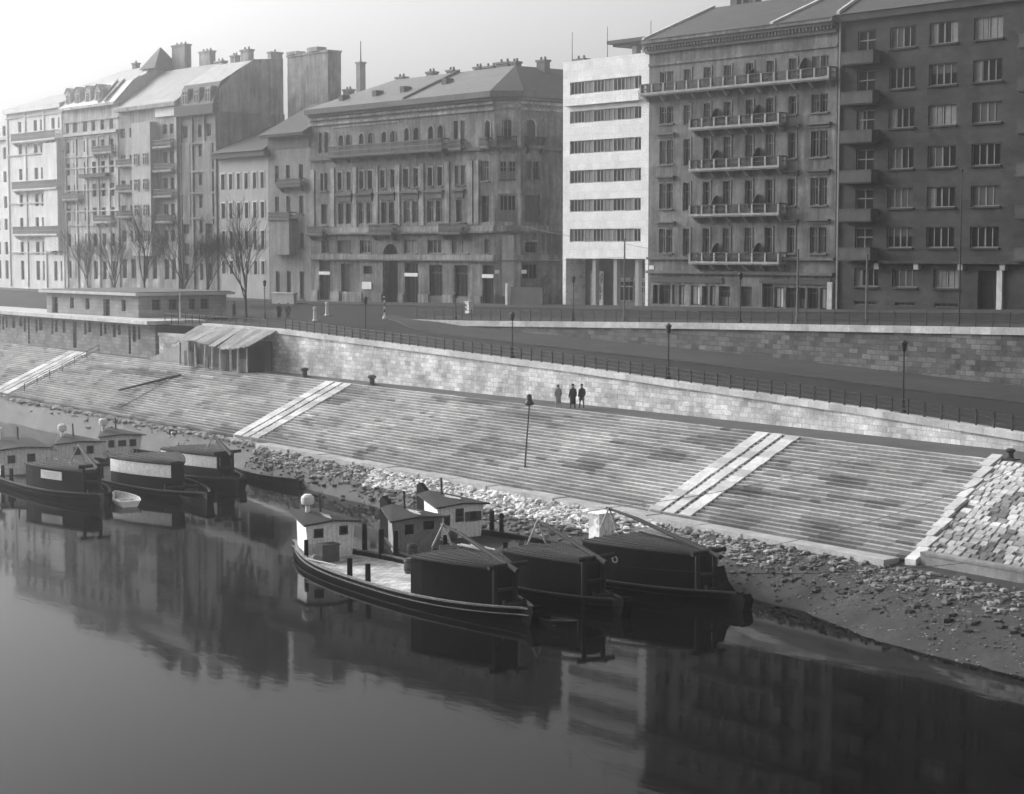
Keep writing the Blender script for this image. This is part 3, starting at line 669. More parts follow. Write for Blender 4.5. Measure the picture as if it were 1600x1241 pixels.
# tall blank block behind
p0 = ony(449,90,158); p1 = ony(524,88,158); p2 = ony(571,140,158)
root = thing('rear_building', 'tall blank-walled block rising behind the roofs, left of the thin mast', 'building', (p0.x,158,12), 0, 'buildings rising behind the roofs')
pm = ony(512,88,158); BLK_ = mat('blank_block_plaster', .36, .4, .5, .95, streak=.5, soot=.6)
bb = MB(); bb.box(p0.x,pm.x,158,160.4,11,p0.z); bb.build('wall', BLK_, root)
for a_,w_,dz in ((.3,2.6,.75),(3.3,.9,.45),(6.0,2.6,.95)):
    bb = MB(); bb.box(p0.x+a_-.1,p0.x+a_+w_+.1,157.7,159.4,p0.z+.305,p0.z+dz); bb.build('chimney', mB4g, root)
bb = MB(); bb.box(p0.x-.15,pm.x+.15,157.85,160.5,p0.z+.002,p0.z+.3); bb.build('parapet', mB4g, root)
bb = MB(); bb.box(p0.x-1.6,p0.x-.003,159,160.4,12,p0.z-2.6); bb.build('wing', BLK_, root); p1 = pm
bb = MB(); bb.box(p1.x+.004,p2.x+1,159,163,11,p2.z-2.0); bb.build('wing', mat('grey_house_plaster', .22), root)
chimney(root, p1.x+2.6, 160, p2.z-3, p2.z+.6, 1.6, 1, mB4g); q = ony(560,64,160); qc = ony(560,97,160); chimney(root, q.x, 160.4, p2.z-3, qc.z, 1.0, 1.0, mat('pale_chimney_plaster', .35), 1); bb = MB(); bb.tube((q.x,160.4,qc.z-.1),(q.x,160.4,q.z),.1,.06,8); bb.build('mast', IRON, root)
# B5: balcony house with pale loggias
mB5 = mat('haze_paled_loggia_plaster', .42, .35, .3, .92, streak=.45, soot=.5)  # wall colour lifted to imitate fading into haze
F5 = Fac(-265, YF)
rz = [(F5.Z(230,a),F5.Z(230,b)) for a,b in ((212,197),(258,240),(298,280),(338,320),(378,360),(436,405))]
A5 = lambda p: F5.A(p,260)
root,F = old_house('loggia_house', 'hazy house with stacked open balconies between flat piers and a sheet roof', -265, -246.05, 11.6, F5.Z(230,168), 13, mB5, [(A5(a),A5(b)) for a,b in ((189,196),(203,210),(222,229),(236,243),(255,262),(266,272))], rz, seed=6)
for a,b in ((229,2),(266,2),(306,2),(346,2)): balcony(F, root, A5(248), A5(277), F5.Z(262,a), 1.1, 1.0, LB, 'iron', [IRON,IRON])
for a in (258,298,338): balcony(F, root, A5(187), A5(214), F5.Z(200,a), .9, .9, LB, 'iron', [IRON,IRON])
bb = MB(); F.bx(bb, A5(217), A5(246), .004, 1.2, F5.Z(230,400), F5.Z(230,192)); 
bb.build('oriel', mat('pale_oriel_plaster', .4, .2, .4, streak=.2), root)
for za,zb_ in rz[1:5]:
    for a,b in ((221,228),(235,242)): window(F, root, (A5(a),A5(b),za,zb_,-1.2-.085,False), 'cas', 'dark', LIGHTFR)
trim(F, root, 'pier', A5(277.5), A5(281), 11.6, F5.Z(262,160), .5, LB); trim(F, root, 'cornice', 0, 18.9, F5.Z(230,171), F5.Z(230,165), .8, mB5)
gable(root, -265.3, -246, 138.6, 153, F5.Z(230,165)+.01, F5.Z(230,165)+6.2, mat('grey_sheet_roof', .25, .2, .5, .6), ry=147)
chimney(root, -251.5, 147.5, 43, 48.6, 3.2, 1, mB4g, 3); chimney(root, -247.5, 147.5, 43, 46.8, 2, 1, mB4g, 2); trim(F, root, 'attic_panel', A5(246), A5(276), F5.Z(262,182), F5.Z(262,156), .3, mat('white_attic_plaster', .7, .1, 1))
# B6: large mansard house
GIR2 = mat('haze_paled_ironwork', .2, .2, 1)  # ironwork greyed to imitate haze over the far balconies
mB6 = mat('haze_paled_plaster', .62, .3, .3, .92, streak=.45, soot=.5)  # plaster paled so the haze is partly in its colour
F6 = Fac(-284, YF); A6 = lambda p: F6.A(p,260)
rz = [(F6.Z(140,a),F6.Z(140,b)) for a,b in ((205,190),(237,220),(272,253),(308,288),(345,325),(385,365),(436,408))]
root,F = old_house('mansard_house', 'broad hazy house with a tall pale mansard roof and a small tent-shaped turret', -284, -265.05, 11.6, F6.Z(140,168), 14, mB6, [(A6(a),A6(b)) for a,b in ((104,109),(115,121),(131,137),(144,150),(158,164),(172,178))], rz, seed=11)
trim(F, root, 'cornice', 0, 18.9, F6.Z(140,168)-.1, F6.Z(140,165), .8, mB6); trim(F, root, 'balcony_band', A6(130), A6(172), F6.Z(140,278), F6.Z(140,272), .9, mat('dark_eaves', .05)); trim(F, root, 'cornice', 0, 18.9, F6.Z(140,211), F6.Z(140,207), .5, LSTONE)
ze6 = F6.Z(140,165)+.01
roof_mesh(root, [[(-284.2,138.6,ze6),(-264.9,138.6,ze6),(-264.9,142,ze6+3.6),(-284.2,142,ze6+3.6)],[(-284.2,142,ze6+3.6),(-264.9,142,ze6+3.6),(-267,147,ze6+6.2),(-278,147,ze6+6.2)],[(-264.9,138.6,ze6),(-264.9,153,ze6),(-264.9,147,ze6+6),(-264.9,142,ze6+3.6)]], mat('pale_sheet_roof', .36), 'mansard')
for x in (-270.2,-268): 
    b = MB(); b.hexa([(x,138.5,ze6+.05),(x+.35,138.5,ze6+.05),(x+.35,142,ze6+3.65),(x,142,ze6+3.65),(x,138.5,ze6+.4),(x+.35,138.5,ze6+.4),(x+.35,142,ze6+4),(x,142,ze6+4)]); b.build('firebreak', mB4, root)
b = MB(); b.loft([[(-268.5,145,ze6+5.5),(-263.5,145,ze6+5.5),(-263.5,150,ze6+5.5),(-268.5,150,ze6+5.5)],[(-266.1,147.4,ze6+9),(-265.9,147.4,ze6+9),(-265.9,147.6,ze6+9),(-266.1,147.6,ze6+9)]]); b.build('turret_roof', SLATE, root)
chimney(root, -262.5+.5, 149, ze6, ze6+9.2, 4.0, 1.2, mB4, 3)
for y in (188,214,244,262,297,330,352): trim(F, root, 'string_course', 0, 18.9, F6.Z(140,y)-.1, F6.Z(140,y)+.1, .2, mB6)
for a_ in (.4,4.2,8.0,11.9,15.6,18.5): trim(F, root, 'pilaster', a_-.3, a_+.3, 12, F6.Z(140,214), .16, mB6)
for y,p0,p1 in ((240,150,182),(310,103,128),(347,152,180)): balcony(F, root, A6(p0), A6(p1), F6.Z(140,y), .9, 1.0, mB6, 'iron', [GIR2,GIR2], brackets=3)
for a_ in (1.2,4.6,8.2,11.6):
    bb = MB(); F.bx(bb, a_, a_+1.8, -2.4, .25, ze6+.3, ze6+2.3); d_ = bb.build('dormer', mB6, root); bb = MB(); bb.quad(F.p(a_-.15,ze6+2.3,.45),F.p(a_+.9,ze6+3.2,.45),F.p(a_+.9,ze6+3.2,-2.4),F.p(a_-.15,ze6+2.3,-2.4)); bb.quad(F.p(a_+.9,ze6+3.2,.45),F.p(a_+1.95,ze6+2.3,.45),F.p(a_+1.95,ze6+2.3,-2.4),F.p(a_+.9,ze6+3.2,-2.4)); bb.quad(F.p(a_-.1,ze6+2.3,.3),F.p(a_+1.9,ze6+2.3,.3),F.p(a_+.9,ze6+3.15,.3)); bb.build('gablet', mB6, d_)
    window(F, d_, (a_+.45,a_+1.35,ze6+.6,ze6+2.0,-.27,False), 'cas', 'dark', LIGHTFR)
for x_,h_,w_ in ((-281,5.6,.8),(-276,7.4,1.2),(-271.5,7.0,.7)): chimney(root, x_, 148.5, ze6, ze6+h_, w_, .8, mB4, 1)
# B7: rounded corner house at the far left, B8 beyond it
mB7 = mat('haze_paled_stucco', .75, .15, .3, .92, streak=.2)  # near-white colour stands in for thicker haze at the left end
F7 = Fac(-306, YF); A7 = lambda p: F7.A(p,280)
rz = [(F7.Z(60,a),F7.Z(60,b)) for a,b in ((204,187),(242,223),(280,262),(322,303),(358,340),(398,378),(438,408))]
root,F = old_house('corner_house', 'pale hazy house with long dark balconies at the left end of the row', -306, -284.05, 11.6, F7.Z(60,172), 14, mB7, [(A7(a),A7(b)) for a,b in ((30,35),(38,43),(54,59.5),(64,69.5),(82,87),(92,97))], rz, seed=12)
GIR = mat('haze_paled_ironwork', .2, .2, 1)  # same ironwork, its haze put into the grey
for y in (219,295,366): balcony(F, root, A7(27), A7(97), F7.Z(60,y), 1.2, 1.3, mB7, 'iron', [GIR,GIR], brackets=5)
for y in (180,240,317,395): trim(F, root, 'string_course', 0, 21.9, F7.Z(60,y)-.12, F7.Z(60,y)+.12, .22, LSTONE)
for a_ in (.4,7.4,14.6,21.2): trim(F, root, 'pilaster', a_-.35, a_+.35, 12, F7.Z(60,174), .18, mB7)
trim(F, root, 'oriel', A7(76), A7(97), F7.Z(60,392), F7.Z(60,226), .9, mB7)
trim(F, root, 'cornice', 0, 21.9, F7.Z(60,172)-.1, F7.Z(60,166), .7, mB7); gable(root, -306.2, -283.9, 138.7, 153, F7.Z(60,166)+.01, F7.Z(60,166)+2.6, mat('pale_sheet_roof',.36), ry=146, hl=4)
chimney(root, -291, 145, 38, 43.6, .8, .8, mB4)
FE = Fac(-318, 148, 12, -8.6); 
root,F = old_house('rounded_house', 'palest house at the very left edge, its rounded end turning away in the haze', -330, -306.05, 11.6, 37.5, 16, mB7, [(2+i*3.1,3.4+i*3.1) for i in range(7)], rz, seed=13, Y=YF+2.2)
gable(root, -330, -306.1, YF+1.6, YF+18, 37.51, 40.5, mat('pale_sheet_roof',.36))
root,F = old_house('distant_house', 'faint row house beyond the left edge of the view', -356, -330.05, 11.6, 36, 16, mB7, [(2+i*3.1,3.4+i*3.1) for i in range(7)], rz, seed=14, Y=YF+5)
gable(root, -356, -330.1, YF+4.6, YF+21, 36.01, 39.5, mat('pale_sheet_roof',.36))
from mathutils import noise as mnoise
# ============================================================ ground, quay, steps, bank, river
XL, XR = -420., 30.
def yw(X): return 91.4 + .05*(-63-X)
def yt(X): return 86.9 + .078*(-63-X)
def yb(X): return yt(X) - 10.0
def so(X): return lerp([(-420,2.5),(-125,2.6),(-105,3.9),(-67,5.6),(-47,8.2),(0,12)], X)
Z_B = [(-900,11.5),(-310,11.5),(-210,11.25),(-172,11.8),(-159,12),(-119,12.45),(-97,13),(-60,13.8),(30,15),(150,16)]
Z_M = [(-900,10.8),(-210,10.7),(-163.8,10.62),(-154.7,10.72),(-118.8,11.55),(-84.6,12.25),(-60,12.8),(30,14.5),(150,15.5)]
Z_R = [(-163,10.5),(-154.7,10.2),(-127,9.4),(-111,8.9),(-84.5,7.8),(-64,7.15),(-40,6.8),(30,6.72)]
Z_C = [(-170,10.85),(-150,10.8),(-145,10.64),(-104.4,9.45),(-74.9,8.3),(-64,7.75),(-50,7.35),(30,7.3)]
def zup(X, Y):
    if Y >= 121: t = min(1.,(Y-121)/18.4); return lerp(Z_M,X)*(1-t)+lerp(Z_B,X)*t
    t = (121-Y)/24.; return lerp(Z_M,X)*(1-t)+10.42*t
def zramp(X, Y):
    w = min(1., max(0., (X+163)/9.)); cross = .35*max(0.,(108-Y)/14.)
    return zup(X,Y)*(1-w) + (lerp(Z_R,X)+cross)*w
def sheet(name, xs, yf0, yf1, ny, zf, m, dz=0.):
    b = MB(); n = ny+1
    for x in xs:
        for j in range(n):
            y = yf0(x)+(yf1(x)-yf0(x))*j/ny; b.v.append((x,y,zf(x,y)+dz))
    for i in range(len(xs)-1):
        for j in range(ny):
            a = i*n+j; b.f.append((a,a+n,a+n+1,a+1)); b.m.append(0); b.t.append(1.)
    return tag(b.build(name, m), kind='structure')
def fr(a, b, s): 
    n = max(1,int(abs(b-a)/s)); return [a+(b-a)*i/n for i in range(n+1)]
mASP = stone_mat('granite_setts', .02, .22, .14, .012, .3, .45, 'xy', .5, .12, .3)
mPAV = stone_mat('pavement_slabs', .05, .9, .9, .02, .2, .35, 'xy', .6, .2, .2)
mPROM = mat('promenade_gravel', .06, .25, .4, .95, fine=3, bump=.3)
MUD = mat('wet_mud', .034, .45, .35, .75, fine=3.5, bump=.7)
tag(sheet('ground', [-860,150], lambda x:-380, lambda x:460, 1, lambda x,y:-3., MUD), kind='structure')
sheet('plaza_road', fr(-860,-163,20), lambda x: yw(max(x,-420))+.5, lambda x: 121, 8, zup, mASP)
sheet('street', fr(-860,150,15), lambda x: 121, lambda x: 460, 24, zup, mASP)
sheet('ramp_road', fr(-163,140,4), lambda x: yw(x)+.5, lambda x: 121.2, 12, zramp, mASP)
def pavement(name, pts_lo, pts_hi, zf, m, h=.13):
    b = MB()
    for i in range(len(pts_lo)-1):
        (x0,y0),(x1,y1) = pts_lo[i], pts_lo[i+1]; (u0,w0),(u1,w1) = pts_hi[i], pts_hi[i+1]
        T = [(x0,y0,zf(x0,y0)+h),(x1,y1,zf(x1,y1)+h),(u1,w1,zf(u1,w1)+h),(u0,w0,zf(u0,w0)+h)]
        b.quad(*T); b.quad((x0,y0,zf(x0,y0)-.2),(x1,y1,zf(x1,y1)-.2),T[1],T[0]); b.quad(T[3],T[2],(u1,w1,zf(u1,w1)-.2),(u0,w0,zf(u0,w0)-.2))
    return tag(b.build(name, m), kind='structure')
xs = fr(-420,120,6); pavement('house_pavement', [(x,135.2) for x in xs], [(x,139.3) for x in xs], zup, mPAV)
xs = fr(-163.5,120,4); pavement('wall_pavement', [(x,121.9) for x in xs], [(x,124.6) for x in xs], zup, mPAV)
xs = [-171,-167]+fr(-163,120,3); pavement('ramp_pavement', [(x,lerp([(-171,122.5),(-163,118.5),(-155,114.4),(-143,111.5),(-130,110.6)],x)) for x in xs], [(x,lerp([(-171,124),(-163.2,120.9),(-163,120.7)],x)) for x in xs], lambda x,y: zramp(x,y) if x>-163 else zup(x,y), mPAV)
sheet('quay_promenade', fr(XL,120,10), lambda x: yt(x)-.02, lambda x: yw(x)+.3, 2, lambda x,y: 6.7, mPROM)

# ---------------- embankment steps, block by block
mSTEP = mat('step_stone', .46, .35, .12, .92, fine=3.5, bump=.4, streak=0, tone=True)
NST = 26; RISE = 4.3/NST; RUN = 10.0/NST
def steps(name, label, xa, xb, seed):
    rn = random.Random(seed); b = MB()
    pats = [(rn.uniform(xa,xb), rn.uniform(0,NST), rn.uniform(.6,2.6), rn.uniform(.5,2.0), rn.uniform(.4,.8)) for _ in range(int((xb-xa)*.9))]
    for k in range(NST):
        z1 = 6.7-RISE*k-.004; z0 = z1-RISE; x = xa-rn.random(); o0 = RUN*k; o1 = o0+RUN
        row = rn.uniform(.85,1.08); xe = xb+.25*RUN*k
        while x < xe:
            w = rn.uniform(.7,1.7); X0 = max(xa,x); X1 = min(xe,x+w); x += w
            if X1-X0 < .05: continue
            t = row*rn.uniform(.8,1.15); cx = (X0+X1)/2
            for (qx,qk,rx,rk,f) in pats:
                if abs(qx-cx) < rx and abs(qk-k) < rk: t *= f
            if rn.random() < .08: t *= rn.choice((.45,.6,1.35))
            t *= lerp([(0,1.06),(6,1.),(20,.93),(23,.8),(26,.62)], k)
            j = rn.uniform(-.012,.012); q = rn.uniform(-.012,.012); y = lambda X,o: yt(X)-o
            A=(X0,y(X0,o0)+.02,z1+j); B=(X1,y(X1,o0)+.02,z1+j); C=(X1,y(X1,o1)+q,z1+j); D=(X0,y(X0,o1)+q,z1+j)
            b.quad(A,D,C,B,t=t); b.quad(D,(X0,y(X0,o1)+q,z0-.05),(X1,y(X1,o1)+q,z0-.05),C,t=t*.44)  # riser toned darker than its tread: shading put into the stone colour
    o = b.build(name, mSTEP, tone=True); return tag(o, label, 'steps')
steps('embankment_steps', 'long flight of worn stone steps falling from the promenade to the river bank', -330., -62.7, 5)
# pale lanes running down across the steps
mLANE = mat('pale_lane_stone', .55, .2, .5, .9, fine=4, bump=.3, tone=True)
def lane(label, xc, w, seed, cols=((-1.,-.45),(-.24,.2),(.42,.98))):
    root = thing('slipway_lane', label, 'stone lane', (xc, yt(xc), 6.7), 0, 'pale stone lanes down the steps'); rn = random.Random(seed)
    for c0,c1 in cols:
        b = MB(); o = .35; 
        while o < 9.9:
            l = rn.uniform(.55,.8); o1 = min(10.0,o+l); t = rn.uniform(.6,1.1)
            x0 = xc+w/2*c0+rn.uniform(-.05,.05); x1 = xc+w/2*c1+rn.uniform(-.05,.05)
            Z = lambda q: 6.72 + RISE - q*.43; h = .02+rn.uniform(-.012,.012)
            y0, y1 = yt((x0+x1)/2)-o, yt((x0+x1)/2)-o1+.03
            b.hexa([(x0,y1,Z(o1)-.5),(x1,y1,Z(o1)-.5),(x1,y0,Z(o)-.5),(x0,y0,Z(o)-.5),(x0,y1,Z(o1)+h),(x1,y1,Z(o1)+h),(x1,y0,Z(o)+h),(x0,y0,Z(o)+h)], t=t); o = o1
        b.build('slab_row', mLANE, root, tone=True)
lane('pale stone lane down the steps nearest the bridge, right of the three strollers', -79.6, 3.9, 1)
lane('pale stone lane down the steps below the plank-roofed shack', -135.2, 4.4, 2)
lane('hazy pale stone lane down the steps at the far left', -194.6, 5.2, 3)
# concrete ledge at the foot
mCONC = mat('old_concrete', .36, .25, .5, .9, fine=4, bump=.3)
def along(b, xs, o0, o1, z0, z1, yfun=yb, m=0):
    for i in range(len(xs)-1):
        x0,x1 = xs[i],xs[i+1]
        b.hexa([(x0,yfun(x0)+o0,z0),(x1,yfun(x1)+o0,z0),(x1,yfun(x1)+o1,z0),(x0,yfun(x0)+o1,z0),(x0,yfun(x0)+o0,z1),(x1,yfun(x1)+o0,z1),(x1,yfun(x1)+o1,z1),(x0,yfun(x0)+o1,z1)], m)
b = MB(); rn = random.Random(4); x = -131.
while x < -61:
    l = rn.uniform(2.2,5.); q = rn.uniform(-.12,.12); z_ = 2.42+rn.uniform(-.05,.04)
    along(b, [x, min(-61,x+l)], -1.25+q*.6, .02, 1.3, z_)
    x += l
tag(b.build('foot_ledge', mCONC), 'broken pale concrete ledge along the foot of the steps', 'ledge')
# cobbled revetment right of the steps
mREV = mat('revetment_bed', .12, .4, .5, .95, fine=3, bump=.5)
sheet('stone_revetment', fr(-62.7,30,4), lambda x: yt(x)-9.6, lambda x: yt(x)+.05, 6, lambda x,y: 6.65-(yt(x)-y)*.43, mREV)
def rock(b, x, y, z, r, rn, flat=.6, t=1., m=0, n=6):
    i = len(b.v); rings = 4; ph = rn.uniform(0,pi); sx = rn.uniform(.75,1.35)
    b.v.append((x,y,z+r*flat*rn.uniform(.85,1.1)))
    for j in range(1,rings):
        e = pi*j/rings
        for k in range(n):
            a = 2*pi*k/n+ph; q = r*rn.uniform(.78,1.15)*(.35+.65*sin(e))
            b.v.append((x+cos(a)*q*sx, y+sin(a)*q/sx, z+cos(e)*r*flat*rn.uniform(.8,1.1)))
    for k in range(n): b.f.append((i,i+1+k,i+1+(k+1)%n)); b.m.append(m); b.t.append(t)
    for j in range(rings-2):
        for k in range(n):
            a = i+1+j*n; k2=(k+1)%n; b.f.append((a+k,a+n+k,a+n+k2,a+k2)); b.m.append(m); b.t.append(t)
mROCK = mat('bank_rubble', .5, .3, .8, .92, fine=5, bump=.4, tone=True)
b = MB(); rn = random.Random(9)
o = .15; row = 0
while o < 9.5:
    d_ = rn.uniform(.36,.5); xs0 = -62.05+.25*o; x = xs0-rn.random()*.5
    while x < 22:
        w_ = rn.uniform(.35,.75); X0 = max(xs0,x); X1 = x+w_-.05; x += w_
        if X1-X0 < .15 or rn.random() < .04: continue
        q = mnoise.noise(Vector((X0*.5,o*.5,8.))); t = rn.uniform(.6,1.1)*(.38 if q > .15 else 1.)*(.62 if o > 6.0 else 1.)
        c_ = [(X0+rn.uniform(-.04,.04),o+d_-.05),(X1+rn.uniform(-.04,.04),o+d_-.05),(X1+rn.uniform(-.04,.04),o+rn.uniform(0,.05)),(X0+rn.uniform(-.04,.04),o+rn.uniform(0,.05))]; hh = rn.uniform(.03,.1)
        P = [(a_,yt(a_)-oo,6.72-oo*.43-.1) for a_,oo in c_]; mx = sum(k_[0] for k_ in c_)/4; mo = sum(k_[1] for k_ in c_)/4
        T = [(a_+(mx-a_)*.14,yt(a_)-(oo+(mo-oo)*.14),6.72-oo*.43+hh+rn.uniform(-.02,.02)) for a_,oo in c_]
        b.hexa(P+T, t=t)
    o += d_
tag(b.build('revetment_cobbles', mROCK, tone=True), 'rough pale cobbles set in the sloping revetment', 'cobbles', kind='stuff')
b = MB(); o = -.2; rn = random.Random(2)
while o < 9.4:
    l = rn.uniform(.7,1.3); zc0 = 6.78-o*.43; zc1 = 6.78-(o+l-.06)*.43; w = rn.uniform(.5,.75); x = -62.72+.25*o+rn.uniform(-.06,.06); y0 = yt(x)-o; y1 = yt(x)-o-l+.06
    b.hexa([(x,y1,zc1-.4),(x+w,y1,zc1-.4),(x+w,y0,zc0-.4),(x,y0,zc0-.4),(x,y1,zc1+.1),(x+w,y1,zc1+.1),(x+w,y0,zc0+.1),(x,y0,zc0+.1)], t=rn.uniform(.75,1.1)); o += l
tag(b.build('edge_stones', mLANE, tone=True), 'row of pale edge stones between the steps and the cobbled slope', 'edging')
b = MB(); along(b, fr(-59.6,30,6), .05, .55, .8, 2.75); along(b, fr(-59.6,30,6), .0, .65, 2.752, 2.9)
tag(b.build('toe_wall', mat('stained_concrete', .22, .3, .5, .9, streak=.4)), 'low stained concrete wall at the toe of the cobbled slope', 'wall')
# ---------------- bank of mud and rubble
rn = random.Random(21); b = MB(); xs = fr(-330,30,.7); offs = [0,.5,1,1.5,2,2.5,3,3.6,4.2,5,6,7,8.5,10,13,18,30]
def zbank(X, o):
    s_ = so(X)*(1+.18*mnoise.noise(Vector((X*.09,1.7,0)))+.05*mnoise.noise(Vector((X*.5,4.,0)))); o = max(0., o-1.35); s_ = max(.9, s_-1.2); t = o/s_
    z = 2.15*(1-t)**.95 if t < 1 else -(t-1)*1.1
    return z + .14*mnoise.noise(Vector((X*.6,o*.6,2.))) + .06*mnoise.noise(Vector((X*1.7,o*1.7,5.)))
for X in xs:
    for o in offs: b.v.append((X, yb(X)+.2-o, zbank(X,o) if o > 0 else 2.25))
n = len(offs)
for i in range(len(xs)-1):
    for j in range(n-1): a = i*n+j; b.f.append((a,a+1,a+n+1,a+n)); b.m.append(0); b.t.append(1.)
tag(b.build('river_bank', MUD, smooth=True), kind='structure')
b = MB(); rn = random.Random(31)
for i in range(3200):
    X = rn.uniform(-72,-38); s_ = so(X); o = rn.uniform(1.2,s_+1.); z = zbank(X,o)
    if z > -.05 and mnoise.noise(Vector((X*.7,o*.9,3.))) > -.15: rock(b, X, yb(X)+.2-o, z+.01, rn.choice((.03,.035,.045,.06,.08)), rn, rn.uniform(.3,.6), rn.uniform(.12,.65)*(1. if rn.random()<.9 else 1.8), n=5)
for i in range(13000):
    X = rn.uniform(-190,-38) if i < 9500 else rn.uniform(-112,-84); s_ = so(X); o = (1.3 if X > -131 else .1)+abs(rn.gauss(0,.27))*(s_-.4)
    if o > s_*1.15: continue
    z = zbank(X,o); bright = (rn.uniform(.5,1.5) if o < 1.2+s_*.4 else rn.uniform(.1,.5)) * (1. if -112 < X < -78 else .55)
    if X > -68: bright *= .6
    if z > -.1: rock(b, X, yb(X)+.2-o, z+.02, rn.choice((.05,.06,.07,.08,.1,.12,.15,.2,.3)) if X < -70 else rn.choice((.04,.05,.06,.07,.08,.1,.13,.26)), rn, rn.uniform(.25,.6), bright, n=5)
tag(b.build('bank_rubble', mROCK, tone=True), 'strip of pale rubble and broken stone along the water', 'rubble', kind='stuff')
# a few big broken slabs
for (px_,py_,r,lab) in ((1440,887,.95,'big tilted rock at the foot of the revetment edge'),(1405,893,.6,'smaller rock lying left of the big tilted rock'),(1565,925,.5,'flat pale slab lying on the mud under the toe wall'),(1275,872,.45,'pale broken stone below the foot ledge, right of the barges')):
    p = onz(px_,py_,1.45 if r>.5 else 1.0); b = MB(); rock(b, p.x, p.y, p.z-.1, r, random.Random(px_), .45, 1.1 if r<.55 else .75, n=9); tag(b.build('boulder', mROCK, tone=True), lab, 'rock')
# ---------------- river
m = bpy.data.materials.new('river_water'); m.use_nodes = True; nt = m.node_tree; pb = nt.nodes['Principled BSDF']
pb.inputs['Base Color'].default_value = (.005,.005,.005,1); pb.inputs['Roughness'].default_value = .045; pb.inputs['IOR'].default_value = 1.2; pb.inputs['Specular IOR Level'].default_value = .21
tc = nt.nodes.new('ShaderNodeTexCoord'); mp = nt.nodes.new('ShaderNodeMapping'); mp.inputs['Scale'].default_value = (.35,.8,1); mp.inputs['Rotation'].default_value = (0,0,.5)
nz = nt.nodes.new('ShaderNodeTexNoise'); nz.inputs['Scale'].default_value = 1.6; nz.inputs['Detail'].default_value = 3
bp = nt.nodes.new('ShaderNodeBump'); bp.inputs['Strength'].default_value = .05; bp.inputs['Distance'].default_value = .06
nt.links.new(tc.outputs['Object'], mp.inputs[0]); nt.links.new(mp.outputs[0], nz.inputs['Vector']); nt.links.new(nz.outputs['Fac'], bp.inputs['Height']); nt.links.new(bp.outputs[0], pb.inputs['Normal'])
b = MB(); b.quad((-850,-370,0),(140,-370,0),(140,84,0),(-850,100,0)); tag(b.build('river_water', m), kind='structure')

# ---------------- quay walls
mQW = stone_mat('quay_ashlar', .76, .78, .36, .02, .4, .6, 'xz', .5, .3, .5)
mUW = stone_mat('upper_wall_ashlar', .21, .95, .42, .03, .62, .55, 'xz', .4, .25, .5)
COPE = mat('coping_stone', .52, .25, .7, .9, streak=.2)
def wall_run(name, label, xs, yfun, zbot, ztop, mw, cope_h, cope_d, joints=2.4):
    root = thing(name, label, 'wall', (xs[0], yfun(xs[0]), zbot(xs[0])))
    b = MB()
    for i in range(len(xs)-1):
        x0,x1 = xs[i],xs[i+1]; y0,y1 = yfun(x0),yfun(x1)
        b.hexa([(x0,y0-.06,zbot(x0)-.3),(x1,y1-.06,zbot(x1)-.3),(x1,y1+.75,zbot(x1)-.3),(x0,y0+.75,zbot(x0)-.3),(x0,y0,ztop(x0)-cope_h),(x1,y1,ztop(x1)-cope_h),(x1,y1+.75,ztop(x1)-cope_h),(x0,y0+.75,ztop(x0)-cope_h)])
    b.build('stone_face', mw, root); b = MB(); rn = random.Random(3); x = xs[0]
    while x < xs[-1]:
        x1 = min(xs[-1], x+joints*rn.uniform(.8,1.2)); y0,y1 = yfun(x),yfun(x1); g = .015; t = rn.uniform(.8,1.1)
        b.hexa([(x+g,y0-cope_d,ztop(x)-cope_h+.003),(x1-g,y1-cope_d,ztop(x1)-cope_h+.003),(x1-g,y1+.8,ztop(x1)-cope_h+.003),(x+g,y0+.8,ztop(x)-cope_h+.003),(x+g,y0-cope_d,ztop(x)),(x1-g,y1-cope_d,ztop(x1)),(x1-g,y1+.8,ztop(x1)),(x+g,y0+.8,ztop(x))], t=t); x = x1
    b.build('coping', mat('coping_stone_blocks', .5, .25, .7, .9, fine=5, tone=True), root, tone=True); return root
zc = lambda X: lerp(Z_C, X)
wall_run('quay_wall', 'long pale ashlar wall of the ramp above the promenade, topped by an iron railing', fr(-166.2,30,3), yw, lambda X: 6.7, zc, mQW, .42, .14)
Z_U = [(-164,10.72),(-154.7,10.85),(-118.8,11.72),(-84.6,12.4),(-60,12.95),(30,14.7)]
zu = lambda X: lerp(Z_U, X)
wall_run('upper_wall', 'darker ashlar wall between the sunken ramp road and the upper street', fr(-164,30,3), lambda X: 121., lambda X: zramp(X,120.9), zu, mUW, .55, .16, 2.0)
def railing(name, label, xs, yfun, zfun, h, rails, post_r, rail_r, group=None):
    x0 = xs[0]; root = thing(name, label, 'railing', (x0, yfun(x0), zfun(x0)), 0, group); pm = {}
    b = MB(); b.box(-post_r,post_r,-post_r,post_r,.002,h); b.lathe(0,0,[(post_r*1.4,h),(post_r*1.5,h+.05),(.01,h+.1)],6); me = b.mesh('post', IRON)
    for x in xs: link('post', me, root, (x-x0, yfun(x)-yfun(x0), zfun(x)-zfun(x0)))
    for q in rails:
        b = MB()
        for i in range(len(xs)-1): b.tube((xs[i],yfun(xs[i]),zfun(xs[i])+q),(xs[i+1],yfun(xs[i+1]),zfun(xs[i+1])+q),rail_r,n=6,cap=False)
        b.build('rail', IRON, root)
railing('iron_railing', 'black iron railing on the pale quay wall beside the ramp road', [-150+1.33*i for i in range(92)], lambda X: yw(X)+.35, zc, .9, (.3,.6,.88), .05, .032)
railing('iron_railing', 'black iron railing on top of the darker upper wall in front of the houses', [-163+1.6*i for i in range(84)], lambda X: 121.4, zu, 1.1, (.5,1.08), .04, .03)
